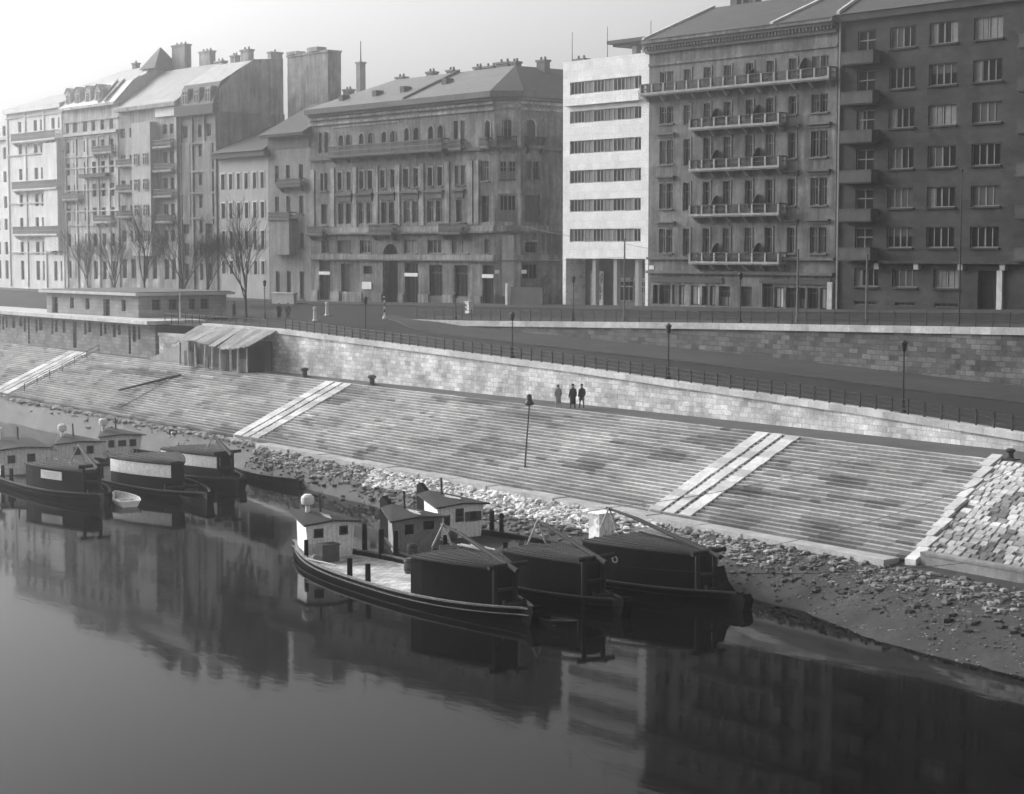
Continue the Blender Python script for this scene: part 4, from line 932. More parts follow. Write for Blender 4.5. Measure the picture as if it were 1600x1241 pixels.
railing('iron_railing', 'thin iron railing at the plaza edge above the plank-roofed shack', [-178+1.6*i for i in range(15)], lambda X: yw(X)+1.6, lambda X: zup(X,98.5), 1.1, (.55,1.08), .035, .025)
# ============================================================ boats
TAR = mat('black_tar_planks', .004, .8, .8, .8, fine=4, bump=.3, spec=.06)
TARR = mat('tarred_roof', .02, .35, .6, .8, fine=4, bump=.3)
GUN = mat('worn_gunwale_wood', .16, .4, 1.5, .8, fine=6)
WHITEP = stone_mat('white_painted_boards', .9, .32, 30., .012, .06, .12, 'yz', .55, 1.2, .3)
WHITEX = stone_mat('white_painted_side', .92, .5, 30., .012, .06, .1, 'xz', .55, 1.2, .3)
GREYP = stone_mat('grey_painted_boards', .27, .32, 30., .012, .1, .25, 'yz', .6, 1.2, .3)
DECKL = stone_mat('pale_deck_planks', .75, .5, .26, .02, .4, .55, 'yx', .3, .6, .3)
DECKD = stone_mat('dark_deck_planks', .06, .5, .26, .02, .4, .55, 'yx', .3, .6, .3)
POLE = mat('bare_pole_wood', .01, .3, 1, .8); POLEL = mat('pale_pole_wood', .4, .3, 1, .8)
G_B = 'old wooden barges moored along the bank'
def barge(label, cx, cy, ang, L, B, cabin, deckm, box=(.18,.36), boxz=2.45, white_band=False, cab=(-.33,-.47), wins=(), sternpost=False, cowl=None, frame=True, pole=8., stem=False, porthole=False, p=2.6, sign=False, winm=DARKFR, cw=None, ht=2.05, gun=None, posts=()):
    root = thing('barge', label, 'barge', (cx,cy,0), R(ang), G_B)
    hb = lambda x: max(.22, B*(1-abs(2*x/L)**p)); zg = lambda x: .5+(.2 if x < 0 else .3)*abs(2*x/L)**3.2; D = .28
    xs = [L/2*(-1+2*i/40) for i in range(41)]
    h = MB(); g = MB(); d = MB()
    for sgn in (-1,1):
        for a,c in zip(xs,xs[1:]):
            zb = lambda x: -.5+.45*abs(2*x/L)**6
            A=[(a,sgn*hb(a)*.8,zb(a)),(c,sgn*hb(c)*.8,zb(c)),(c,sgn*hb(c),zg(c)),(a,sgn*hb(a),zg(a))]; h.quad(*(A if sgn<0 else A[::-1]))
            I=[(a,sgn*(hb(a)-.12),D-.05),(c,sgn*(hb(c)-.12),D-.05),(c,sgn*(hb(c)-.12),zg(c)),(a,sgn*(hb(a)-.12),zg(a))]; h.quad(*I)
            y0,y1 = sgn*(hb(a)-.15),sgn*(hb(a)+.06); y2,y3 = sgn*(hb(c)-.15),sgn*(hb(c)+.06)
            g.hexa([(a,y0,zg(a)+.003),(c,y2,zg(c)+.003),(c,y3,zg(c)+.003),(a,y1,zg(a)+.003),(a,y0,zg(a)+.09),(c,y2,zg(c)+.09),(c,y3,zg(c)+.09),(a,y1,zg(a)+.09)])
    for a,c in zip(xs,xs[1:]):
        d.quad((a,-hb(a)+.1,D),(c,-hb(c)+.1,D),(c,hb(c)-.1,D),(a,hb(a)-.1,D))
        h.quad((a,-hb(a)*.8,-.5),(a,hb(a)*.8,-.5),(c,hb(c)*.8,-.5),(c,-hb(c)*.8,-.5))
    for e in (-L/2, L/2): h.quad((e,-hb(e)*.8,-.05),(e,hb(e)*.8,-.05),(e,hb(e),zg(e)),(e,-hb(e),zg(e)))
    h.build('hull', TAR, root, False); g.build('gunwale', gun or TARR, root, False); d.build('deck', deckm, root, False)
    # rubbing strake, a little paler
    for sgn in (-1,1):
        k = MB()
        for a,c in zip(xs,xs[1:]):
            q = lambda x,o,z: (x, sgn*(hb(x)*(.93)+o), z)
            k.hexa([q(a,0,zg(a)-.30),q(c,0,zg(c)-.30),q(c,.12,zg(c)-.30),q(a,.12,zg(a)-.30),q(a,0,zg(a)-.26),q(c,0,zg(c)-.26),q(c,.12,zg(c)-.26),q(a,.12,zg(a)-.26)])
        k.build('rubbing_strake', gun or TAR, root, False)
    # stern cabin
    xf, xb = cab[0]*L, cab[1]*L; wf = cw or hb(xf)*.94; wb = max(.5, hb(xb)*.95)
    c = MB(); F_ = [(xf,-wf*.88,D+.004),(xf,wf*.88,D+.004),(xf,wf,D+ht),(xf,0,D+ht+.12),(xf,-wf,D+ht)]; Bk = [(xb,-wb*.9,D+.004),(xb,wb*.9,D+.004),(xb,wb,D+ht+.3),(xb,0,D+ht+.42),(xb,-wb,D+ht+.3)]
    c.loft([Bk, F_]); ca = c.build('stern_cabin', cabin, root, False)
    r = MB(); o = .28
    T = lambda x,w,z: [(x,-w-o,z-.03),(x,0,z+.14),(x,w+o,z-.03),(x,w+o,z+.07),(x,0,z+.24),(x,-w-o,z+.07)]
    r.loft([T(xb-.4,wb,D+ht+.34), T(xf+.35,wf,D+ht)]); ro = r.build('cabin_roof', TARR, ca, False)
    if cowl is not None:
        q = MB(); x = xb+.6; y = cowl; z = D+ht+.3; q.lathe(x,y,[(.16,z),(.13,z+.5),(.13,z+.52),(.2,z+.58),(.36,z+.62),(.4,z+.8),(.38,z+1.05),(.22,z+1.2)],12); q.build('stove_cowl', SIGNW, ca, False)
    for (f0,f1,z0,z1,st) in wins:
        y0 = -wf+2*wf*f0; y1 = -wf+2*wf*f1; q = MB(); x = xf+.004
        t = .07
        q.box(x,x+.05,y0-t,y0,z0-t,z1+t); q.box(x,x+.05,y1,y1+t,z0-t,z1+t); q.box(x,x+.05,y0,y1,z0-t,z0); q.box(x,x+.05,y0,y1,z1,z1+t)
        if st == 'bars':
            for zz in (z0+(z1-z0)/3, z0+2*(z1-z0)/3): q.box(x,x+.04,y0,y1,zz-.03,zz+.03)
        if st == 'cross':
            q.box(x,x+.04,(y0+y1)/2-.03,(y0+y1)/2+.03,z0,z1); q.box(x,x+.038,y0,y1,(z0+z1)/2-.03,(z0+z1)/2+.03)
        if st == 'shutter': q.box(x+.01,x+.07,y1+t+.004,y1+t+.3,z0-.05,z1+.05); q.box(x+.01,x+.07,y0-t-.3,y0-t-.004,z0-.05,z1+.05)
        wo = q.build('window', winm, ca, False); q = MB(); q.quad((x+.015,y0,z0),(x+.015,y1,z0),(x+.015,y1,z1),(x+.015,y0,z1)); q.build('pane', GLASS, ca if False else ca, False)
    q = MB(); q.tube((xb+.9,wb*.35,D+ht+.2),(xb+.8,wb*.35,D+ht+1.5),.07,n=7); q.build('stovepipe', TARR, ca, False)
    # fore cabin over the hold
    x1, x2 = box[0]*L, box[1]*L; n = 6; rings = []; rr = []
    for i in range(n+1):
        x = x1+(x2-x1)*i/n; w = .5+(hb(x1)-.78)*(1-(i/n)**1.5); zt = boxz-.04*i/n
        rings.append([(x,-w,D+.004),(x,w,D+.004),(x,w,zt),(x,-w,zt)]); 
        rr.append([(x,-w-.12,zt+.003),(x,w+.12,zt+.003),(x,w+.12,zt+.1),(x,w*.5,zt+.17),(x,0,zt+.2),(x,-w*.5,zt+.17),(x,-w-.12,zt+.1)])
    bx_ = MB(); bx_.loft(rings); bo = bx_.build('fore_cabin', TAR, root, False)
    bx_ = MB(); bx_.loft(rr); 
    bx_.build('fore_cabin_roof', TARR, bo, False)
    bt = MB()
    for i in range(9):
        f_ = -.9+1.8*i/8
        for (ra,rb) in zip(rr,rr[1:]):
            xa, xb2 = ra[0][0], rb[0][0]; wa, wb2 = -ra[6][1], -rb[6][1]; zz = lambda w,f,zt: zt+.2-.1*f*f
            za = zz(wa,f_,ra[0][2]-.003); zb2 = zz(wb2,f_,rb[0][2]-.003)
            bt.hexa([(xa,wa*f_-.04,za-.03),(xb2,wb2*f_-.04,zb2-.03),(xb2,wb2*f_+.04,zb2-.03),(xa,wa*f_+.04,za-.03),(xa,wa*f_-.04,za+.05),(xb2,wb2*f_-.04,zb2+.05),(xb2,wb2*f_+.04,zb2+.05),(xa,wa*f_+.04,za+.05)])
    bt.build('roof_battens', TARR, bo, False)
    if white_band:
        q = MB()
        for i in range(n):
            a,c_ = rings[i],rings[i+1]
            q.hexa([(a[0][0],a[0][1]-.03,1.35),(c_[0][0],c_[0][1]-.03,1.35),(c_[0][0],c_[0][1]+.02,1.35),(a[0][0],a[0][1]+.02,1.35),(a[0][0],a[0][1]-.03,boxz-.1),(c_[0][0],c_[0][1]-.03,boxz-.1),(c_[0][0],c_[0][1]+.02,boxz-.1),(a[0][0],a[0][1]+.02,boxz-.1)])
        q.build('white_band', WHITEX, bo, False)
    if sign:
        a,c_ = rings[2],rings[4]; q = MB(); e = .06
        q.hexa([(a[0][0],a[0][1]-e,1.35),(c_[0][0],c_[0][1]-e,1.35),(c_[0][0],c_[0][1]+.01,1.35),(a[0][0],a[0][1]+.01,1.35),(a[0][0],a[0][1]-e,1.98),(c_[0][0],c_[0][1]-e,1.98),(c_[0][0],c_[0][1]+.01,1.98),(a[0][0],a[0][1]+.01,1.98)])
        so2 = q.build('sign_board', SIGNW, bo, False)
        q = MB()
        for (z,f0,f1) in ((1.8,.1,.9),(1.66,.14,.86),(1.5,.3,.7)):
            P0 = [a[0][0]+(c_[0][0]-a[0][0])*f for f in (f0,f1)]; Y0 = [a[0][1]+(c_[0][1]-a[0][1])*f-e-.012 for f in (f0,f1)]
            q.hexa([(P0[0],Y0[0],z),(P0[1],Y0[1],z),(P0[1],Y0[1]+.01,z),(P0[0],Y0[0]+.01,z),(P0[0],Y0[0],z+.05),(P0[1],Y0[1],z+.05),(P0[1],Y0[1]+.01,z+.05),(P0[0],Y0[0]+.01,z+.05)])
        q.build('faded_lines', mat('faded_sign_paint', .5, .2, 3), so2, False)
    if porthole:
        a = rings[2][0]; c_ = rings[3][0]; dv = Vector((c_[0]-a[0],c_[1]-a[1],0)).normalized(); nn = Vector((dv.y,-dv.x,0)); cpt = Vector((a[0],a[1],1.75)); q = MB()
        for i in range(16):
            t0,t1 = 2*pi*i/16,2*pi*(i+1)/16; P = []
            for off in (.01,.06):
                for (t_,r_) in ((t0,.12),(t1,.12),(t1,.2),(t0,.2)): P.append(cpt+dv*cos(t_)*r_+Vector((0,0,sin(t_)*r_))+nn*off)
            q.hexa(P)
        q.build('porthole', mat('pale_porthole_ring', .3, .2, 2), bo, False)
    if sternpost:
        q = MB(); e = -L/2; pr = [(e-.35,.3),(e-.35,3.1),(e-.05,3.3),(e+.5,3.0),(e+1.2,2.5),(e+2.2,2.25),(e+2.2,1.2),(e+.6,.3)]
        q.loft([[(x,-.16,z) for x,z in pr],[(x,.16,z) for x,z in pr]]); q.build('stern_post', TAR, root, False)
    q = MB(); e = L/2
    pr = [(e-1.6,.1),(e-1.6,2.0),(e-1.3,1.3),(e-.8,.85),(e-.1,.75),(e+.45,.85),(e+.7,.6),(e+.55,.05),(e-.2,-.3)] if stem else [(e-.6,.1),(e-.6,.85),(e-.1,.95),(e+.25,1.0),(e+.4,.8),(e+.1,.0)]
    q.loft([[(x,-.3,z) for x,z in pr],[(x,.3,z) for x,z in pr]]); q.build('bow_stem', TAR, root, False)
    if frame:
        xq = x2+.35; wq = max(.8, hb(x2)*.55)
        for y in (-wq, wq*.5):
            q = MB(); q.tube((xq,y,-.1 if y<0 else .3),(xq,y,2.75),.14,.13,8); q.build('frame_post', POLE, root, False)
        q = MB(); q.tube((xq,-wq-.4,2.62),(xq,wq+.3,2.7),.13,n=8); q.tube((xq+.15,-wq,1.5),(xq+.15,wq*.5,1.5),.1,n=6); q.build('frame_beam', POLE, root, False)
        q = MB(); q.tube((xq+1.0,-.1,2.5),(xq-pole*.7,.35,3.3+pole*.03),.14,.11,8); q.tube((xq-pole*.7,.35,3.3+pole*.03),(xq-pole,.5,3.55+pole*.03),.1,.07,8); q.build('steering_sweep', POLE, root, False)
        q = MB(); q.tube((xq-pole+.4,-.3,boxz+.2),(xq-pole+.3,.45,3.6+pole*.03),.05,n=6); q.tube((xq-pole+.4,.9,boxz+.2),(xq-pole+.3,.45,3.6+pole*.03),.05,n=6); q.build('sweep_prop', POLEL, root, False)
    for (x,y,h_,r_) in posts:
        q = MB(); q.tube((x,y,D),(x,y,D+h_),r_,r_*.9,8); q.build('mooring_post', TAR, root, False)
    q = MB(); xw = x2+.9; ww = max(.35,hb(xw)*.7); q.tube((xw,-ww,.75),(xw,ww,.75),.14,n=8)
    for y in (-ww,ww): q.box(xw-.1,xw+.1,y-.06,y+.06,D+.003,1.0)
    q.build('windlass', POLE, root, False)
    q = MB(); xl = x1-.12; yl = -hb(x1)*.25
    for y in (yl-.22,yl+.22): q.tube((xl-.7,y,D+.01),(xl-.02,y,boxz+.45),.035,n=6)
    for k_ in range(7):
        t_ = (k_+.7)/7.6; q.tube((xl-.7+.68*t_,yl-.22,D+(boxz+.45-D)*t_),(xl-.7+.68*t_,yl+.22,D+(boxz+.45-D)*t_),.025,n=5)
    q.build('ladder', GUN, root, False)
    for x in (-.05*L, .03*L):
        q = MB(); y = -hb(x)+.25; q.tube((x,y,D),(x,y,1.5),.16,.15,8); q.build('mooring_post', TAR, root, False)
    return root, hb, D
W0 = 1.0
b1,hb1,D = barge('nearest barge of the middle group with a white stern cabin and pale bare deck', -81.9, 59.9, -7., 26.5, 2.8, WHITEP, DECKL, box=(.19,.4), wins=((.18,.33,1.6,2.0,''),(.7,.83,1.65,2.05,'')), cowl=-.4, cab=(-.325,-.43), pole=7.5, cw=1.62, gun=GUN, posts=((-8.3,-1.75,1.25,.14),(-8.2,2.05,1.9,.17),(-6.6,2.3,1.8,.17)))
b2,_,_ = barge('middle barge of the middle group with a grey stern cabin', -80.0, 64.8, -7., 25., 2.2, GREYP, DECKD, box=(.16,.39), wins=((.28,.4,1.55,2.0,'cross'),(.64,.8,1.75,2.1,'')), sternpost=True, cab=(-.34,-.45), pole=6.5, boxz=2.3, winm=TAR, cw=1.75, posts=((-8.3,-1.6,1.5,.16),(-8.1,1.7,1.0,.15)))
b3,_,_ = barge('bankside barge with a white plank cabin and one porthole in its black hold cabin', -80.6, 70.5, -5., 31., 3.2, WHITEP, DECKD, box=(.18,.41), wins=((.16,.25,1.2,1.75,''),(.41,.54,1.4,2.1,'bars'),(.7,.83,1.35,1.85,'shutter')), sternpost=True, cab=(-.35,-.46), stem=True, porthole=True, pole=9.5, cw=1.75, posts=((-10.6,2.2,1.6,.17),(-9.8,2.4,1.5,.15),(-10.5,-2.2,1.0,.15)))
b4,_,_ = barge('front barge of the left group with a white sign board on its black cabin', -135.2, 64.0, -7.5, 29., 3.0, WHITEP, DECKD, box=(.14,.4), boxz=2.15, wins=((.2,.32,1.3,1.8,''),(.6,.73,1.25,1.85,'bars')), cab=(-.17,-.32), cowl=-.8, sign=True, frame=True, pole=5., cw=2.0)
b5,_,_ = barge('second barge of the left group, its black cabin banded white under the roof', -132.2, 70.1, -7.5, 31.5, 3.0, WHITEP, DECKD, box=(.09,.31), boxz=2.4, white_band=True, wins=((.4,.52,1.05,1.6,'cross'),(.68,.8,1.1,1.65,'')), cab=(-.39,-.48), cowl=-.7, frame=False, cw=2.0, ht=1.7)
b6,_,_ = barge('innermost barge of the left group, white banded with twin black posts at its bow', -136.8, 76.2, -7.5, 29., 2.9, WHITEP, DECKD, box=(.15,.4), boxz=2.35, white_band=True, wins=((.22,.32,1.0,1.5,''),(.45,.6,1.05,1.45,'bars'),(.72,.84,1.0,1.5,'')), cab=(-.40,-.49), cowl=-.9, frame=True, pole=4., cw=1.95, ht=1.6)
# loose things on the barges
def crate(label, barge_, x, y, z, w, d, h, m, name='deck_box', cat='box'):
    M_ = Matrix.Rotation(barge_.rotation_euler.z,4,'Z'); p = M_ @ Vector((x,y,0)) + barge_.location
    root = thing(name, label, cat, (p.x,p.y,z), barge_.rotation_euler.z); b = MB(); b.box(-w/2,w/2,-d/2,d/2,.005,h); b.build('body', m, root, False)
    b = MB(); b.box(-w/2-.05,w/2+.05,-d/2-.05,d/2+.05,h+.003,h+.08); b.build('lid', m, root, False); return root
GREYBOX = mat('weathered_box_wood', .09, .3, 2)
crate('weathered deck box in front of the white cabin on the nearest barge', b1, -7.6, -.7, .29, .8, 1.1, .95, GREYBOX)
crate('low dark chest between the grey cabin and the hold of the middle barge', b2, -5.5, .3, .29, 1.4, 1.2, .7, TARR)
crate('small white deckhouse on the barge closest to the bank', b3, 2.2, 1.2, .29, 1.0, 1.1, 3.0, WHITEP, 'deckhouse', 'deckhouse')
def barrel(label, barge_, x, y):
    M_ = Matrix.Rotation(barge_.rotation_euler.z,4,'Z'); p = M_ @ Vector((x,y,0)) + barge_.location
    root = thing('barrel', label, 'barrel', (p.x,p.y,.285)); b = MB(); b.lathe(0,0,[(.24,.003),(.3,.25),(.31,.42),(.3,.6),(.24,.85)],12); b.build('staves', GREYBOX, root, False)
    for z_ in (.2,.62): b = MB(); b.lathe(0,0,[(.305,z_),(.318,z_+.02),(.318,z_+.06),(.305,z_+.08)],12); b.build('hoop', IRON, root, False)
barrel('wooden barrel beside the grey cabin of the middle barge', b2, -7.2, -1.1); barrel('wooden barrel on the deck before the white plank cabin of the bankside barge', b3, -9.6, -1.4); barrel('wooden barrel on the pale deck of the nearest barge', b1, -1.5, 1.3)
def planks(label, barge_, x, y, z, n, l, m, group=None):
    M_ = Matrix.Rotation(barge_.rotation_euler.z,4,'Z'); p = M_ @ Vector((x,y,0)) + barge_.location; b = MB(); rn = random.Random(int(x*10))
    for i in range(n): 
        a = rn.uniform(-.15,.15); o = rn.uniform(-.4,.4); b.tube((-l/2+o,i*.17-l/2*a,.05+.02*i),(l/2+o,i*.17+l/2*a,.05+.05*i),.05,n=6)
    o = b.build('poles', m, None, False); o.location = (p.x,p.y,z); o.rotation_euler = (0,0,barge_.rotation_euler.z); o.name = 'pole_bundle'; return tag(o, label, 'poles')
planks('pale poles lying on the roof of the white cabin of the nearest barge', b1, -9.6, .0, 2.62, 2, 1.8, POLEL)
planks('pale poles lying on the hold roof of the nearest barge', b1, 6.2, .9, 2.75, 3, 2.4, POLEL)
planks('pale poles lying on the roof of the grey cabin', b2, -9.6, .1, 2.62, 2, 2.2, POLEL)
planks('long poles lying on the hold roof of the barge closest to the bank', b3, 8, .6, 2.8, 4, 5., GUN)
planks('poles lying on the white cabin roof of the barge closest to the bank', b3, -12.4, .0, 2.66, 2, 2.2, POLEL)
def tarp(label, barge_, x, y, z, w, d, h, m, seed):
    M_ = Matrix.Rotation(barge_.rotation_euler.z,4,'Z'); p = M_ @ Vector((x,y,0)) + barge_.location; b = MB(); n = 12
    for i in range(n+1):
        for j in range(n+1):
            u,v = i/n*2-1, j/n*2-1; r = max(abs(u),abs(v)); q = mnoise.noise(Vector((u*1.8+seed,v*1.8,seed))); e = mnoise.noise(Vector((u*5,v*5,seed)))
            b.v.append((u*w/2*(1+.15*q), v*d/2*(1+.15*q), max(.0,h*(1-r**2.2)*(.75+.6*q)+.07*e*(1-r)) + .012*(1-r)))
    for i in range(n):
        for j in range(n): a = i*(n+1)+j; b.f.append((a,a+n+1,a+n+2,a+1)); b.m.append(0); b.t.append(1.)
    o = b.build('tarpaulin', m, None, False); o.location = (p.x,p.y,z); o.rotation_euler = (0,0,barge_.rotation_euler.z); tag(o, label, 'tarpaulin')
TARP = mat('grey_canvas', .22, .3, 2, .9); TARPD = mat('dark_canvas', .03, .3, 2, .9)
tarp('crumpled pale canvas heaped at the stern corner of the nearest barge', b1, -7.7, -1.55, .285, 1.3, .7, .55, TARP, 3.)
tarp('dark canvas heap on the deck of the middle barge beside its hold', b2, -2.6, -.3, .285, 2.6, 1.9, .8, TARPD, 5.)
tarp('dark canvas heap on the deck of the bankside barge before its hold', b3, -3.4, -.6, .285, 3.4, 2.4, .9, TARPD, 7.)
tarp('dark canvas heap on the deck of the sign-bearing barge', b4, .8, .0, .285, 3., 2.2, .8, TARPD, 9.)
planks('pale oar lying along the near gunwale of the nearest barge', b1, -5.6, -2.2, .62, 1, 3.0, POLEL)
planks('loose dark planks stacked on the deck of the middle barge', b2, -4.6, 1.2, .3, 4, 2.6, GREYBOX)
# white dinghy and dark skiffs
def rowboat(name, label, x, y, rz, L, B, m, inside, cat='rowboat', group=None):
    root = thing(name, label, cat, (x,y,0), rz, group); rings = []; xs = [-L/2+L*i/12 for i in range(13)]; h = MB(); q = MB()
    hb = lambda t: B*(1-max(0,(t-.35)/.65)**2.2)*(.72+.28*min(1,t/.3)) if t < .999 else .04
    zg = lambda t: .42+.22*t*t
    for i in range(12):
        t0,t1 = i/12,(i+1)/12; a,c = xs[i],xs[i+1]
        for s_ in (-1,1):
            A = [(a,s_*hb(t0)*.6,-.12),(c,s_*hb(t1)*.6,-.12+.1*(t1>.95)),(c,s_*hb(t1),zg(t1)),(a,s_*hb(t0),zg(t0))]; h.quad(*(A if s_<0 else A[::-1]))
            q.quad((a,s_*hb(t0)*.58,.04),(c,s_*hb(t1)*.58,.04),(c,s_*(hb(t1)-.03),zg(t1)-.01),(a,s_*(hb(t0)-.03),zg(t0)-.01))
            h.hexa([(a,s_*(hb(t0)-.06),zg(t0)+.002),(c,s_*(hb(t1)-.04),zg(t1)+.002),(c,s_*(hb(t1)+.04),zg(t1)+.002),(a,s_*(hb(t0)+.04),zg(t0)+.002),(a,s_*(hb(t0)-.06),zg(t0)+.06),(c,s_*(hb(t1)-.04),zg(t1)+.06),(c,s_*(hb(t1)+.04),zg(t1)+.06),(a,s_*(hb(t0)+.04),zg(t0)+.06)])
        q.quad((a,-hb(t0)*.58,.04),(c,-hb(t1)*.58,.04),(c,hb(t1)*.58,.04),(a,hb(t0)*.58,.04))
    h.quad((-L/2,-hb(0)*.6,-.12),(-L/2,hb(0)*.6,-.12),(-L/2,hb(0),zg(0)),(-L/2,-hb(0),zg(0)))
    h.build('hull', m, root, False); q.build('inside', inside, root, False)
    for t in (.22,.55):
        k = MB(); x0 = -L/2+L*t; k.box(x0-.14,x0+.14,-hb(t)+.05,hb(t)-.05,.27,.32); k.build('thwart', inside, root, False)
    return root
rowboat('dinghy', 'small white rowing boat tied beside the sign-bearing barge', -121.2, 63.6, R(166), 4.4, 1.0, mat('white_boat_paint', .9, .1, 1.5), mat('pale_boat_inside', .7, .3, 2))
rowboat('skiff', 'low dark skiff floating off the bows of the left group', -117.6, 67.5, R(-14), 5.6, .7, TAR, TARR, 'skiff')
sk = rowboat('flat_boat', 'long low black work boat lying along the bank, right of the left group', -126.6, 79.4, R(-11), 12.5, 1.25, TAR, TARR, 'boat')
for i,(lab,a,c) in enumerate((('upper of two long poles propped across the black work boat at the bank',(-129,80.2,.6),(-121.9,83.6,2.9)),('lower of two long poles propped across the black work boat at the bank',(-130,80.6,.6),(-122.6,83.9,2.5)))):
    b = MB(); b.tube(a,c,.09,.06,8); tag(b.build('long_pole', POLE), lab, 'pole')
rowboat('skiff', 'small dark skiff at the bow of the nearest barge', -67.1, 58.6, R(-8), 3.0, .6, TAR, TARR, 'skiff')
# loose debris of gunwale planks on near barge bow etc
# ropes
def rope(label, a, c, sag=.6, r=.016, m=IRON):
    b = MB(); n = 14; a = Vector(a); c = Vector(c); P = [a.lerp(c,i/n)-Vector((0,0,sag*4*(i/n)*(1-i/n))) for i in range(n+1)]
    for i in range(n): b.tube(P[i],P[i+1],r,n=5,cap=False)
    tag(b.build('mooring_rope', m), label, 'rope')
def bollard(label, x, y, z=6.7, s=1.):
    root = thing('mooring_bollard', label, 'bollard', (x,y,z), 0, 'iron mooring bollards on the promenade'); b = MB()
    b.lathe(0,0,[(.36*s,.003),(.36*s,.1*s),(.24*s,.14*s),(.2*s,.5*s),(.34*s,.58*s),(.36*s,.7*s),(.2*s,.8*s)],12); b.build('post', IRON, root, False)
    b = MB(); b.box(-.5*s,.5*s,-.45*s,.45*s,.0,.002+.06); b.build('base_plate', mat('bollard_base', .06), root, False)
for lab,px_,py_,s in (('iron bollard standing alone between the shack and the strollers',580,602,1.1),('iron bollard close to the end of the plank-roofed shack',450,591,1.1),('iron bollard at the top of the edge stones by the cobbled slope',1550,722,.8)):
    p = onz(px_,py_,6.7); bollard(lab, p.x, max(p.y, yt(p.x)+.5), 6.7, s)
def signal_post(label, base, top, zb_):
    q0 = onz(*base, zb_); q1 = ony(*top, q0.y+1.0); root = thing('mooring_pole', label, 'pole', (q0.x,q0.y,zb_)); d = Vector((q1.x-q0.x,q1.y-q0.y,q1.z-zb_))
    b = MB(); b.tube((0,0,-.3),d,.06,.05,8); b.build('shaft', IRON, root, False)
    b = MB(); b.lathe(d.x,d.y,[(.05,d.z-.1),(.34,d.z-.02),(.36,d.z+.08),(.2,d.z+.3),(.17,d.z+.65),(.06,d.z+.72)],10); b.build('lamp_hood', IRON, root, False)
signal_post('tall dark pole with a hooded lamp on the steps, left of the strollers', (818,752), (827,632), 2.5)
rope('thin dark cable falling from the slanted beam down the steps', (-163.6, yt(-163.5)-2.5, 5.9), (-163.6,yb(-163.6)+1.0,3.0), .0, .03)
# iron winch at the right edge
root = thing('winch', 'black iron winch with crank arms at the right edge above the cobbled slope', 'winch', (-57.6, 85.6, 6.7)); b = MB()
for x in (-.55,.55): b.box(x-.08,x+.08,-.4,.4,.003,1.0)
b.build('side_frames', IRON, root, False); b = MB(); b.tube((-.47,0,.72),(.47,0,.72),.3,n=12); b.build('drum', IRON, root, False)
b = MB(); b.tube((-.9,0,.72),(-.63,0,.72),.05); b.tube((-.85,0,.72),(-1.35,-.3,1.25),.05); b.build('crank', IRON, root, False); b = MB(); b.tube((.63,0,.72),(.95,0,.72),.05); b.tube((.9,0,.72),(.6,.5,1.55),.05); b.build('crank', IRON, root, False)
tipM = lambda o,x,y,z: tuple((Matrix.Rotation(o.rotation_euler.z,4,'Z') @ Vector((x,y,0)) + o.location + Vector((0,0,z))))
rope('mooring rope running from the bank barge up to the winch at right', tipM(b3,13,0,2.4), (-58.2,85.2,7.3), .7)
rope('mooring rope from the pole of the bank barge across the pale lane to the promenade', tipM(b3,4,.3,3.9), (-70.5,88.6,6.75), .5)
rope('mooring rope from the bow of the middle barge to the foot ledge', tipM(b2,11,0,2.4), (-56.0,75.6,2.9), .5)
rope('slack rope between the sweeps of the bank barge and the middle barge', tipM(b3,4,.3,3.9), tipM(b2,-4,.3,2.9), .3)
rope('rope from the stern of the bank barge to the rubble', tipM(b3,-14,1,1.2), (-92.,79.6,2.3), .3)
# leaning beam on the left steps
b = MB(); q0 = onz(297,612,0); a = Vector((-163.5, yt(-163.5)-2.4, 5.9)); c = Vector((-169.4, yt(-169.4)-6.6, 4.2)); b.tube(a,c,.14,.1,8); tag(b.build('leaning_beam', POLE), 'dark slanted beam propped on the steps below the shack', 'beam')
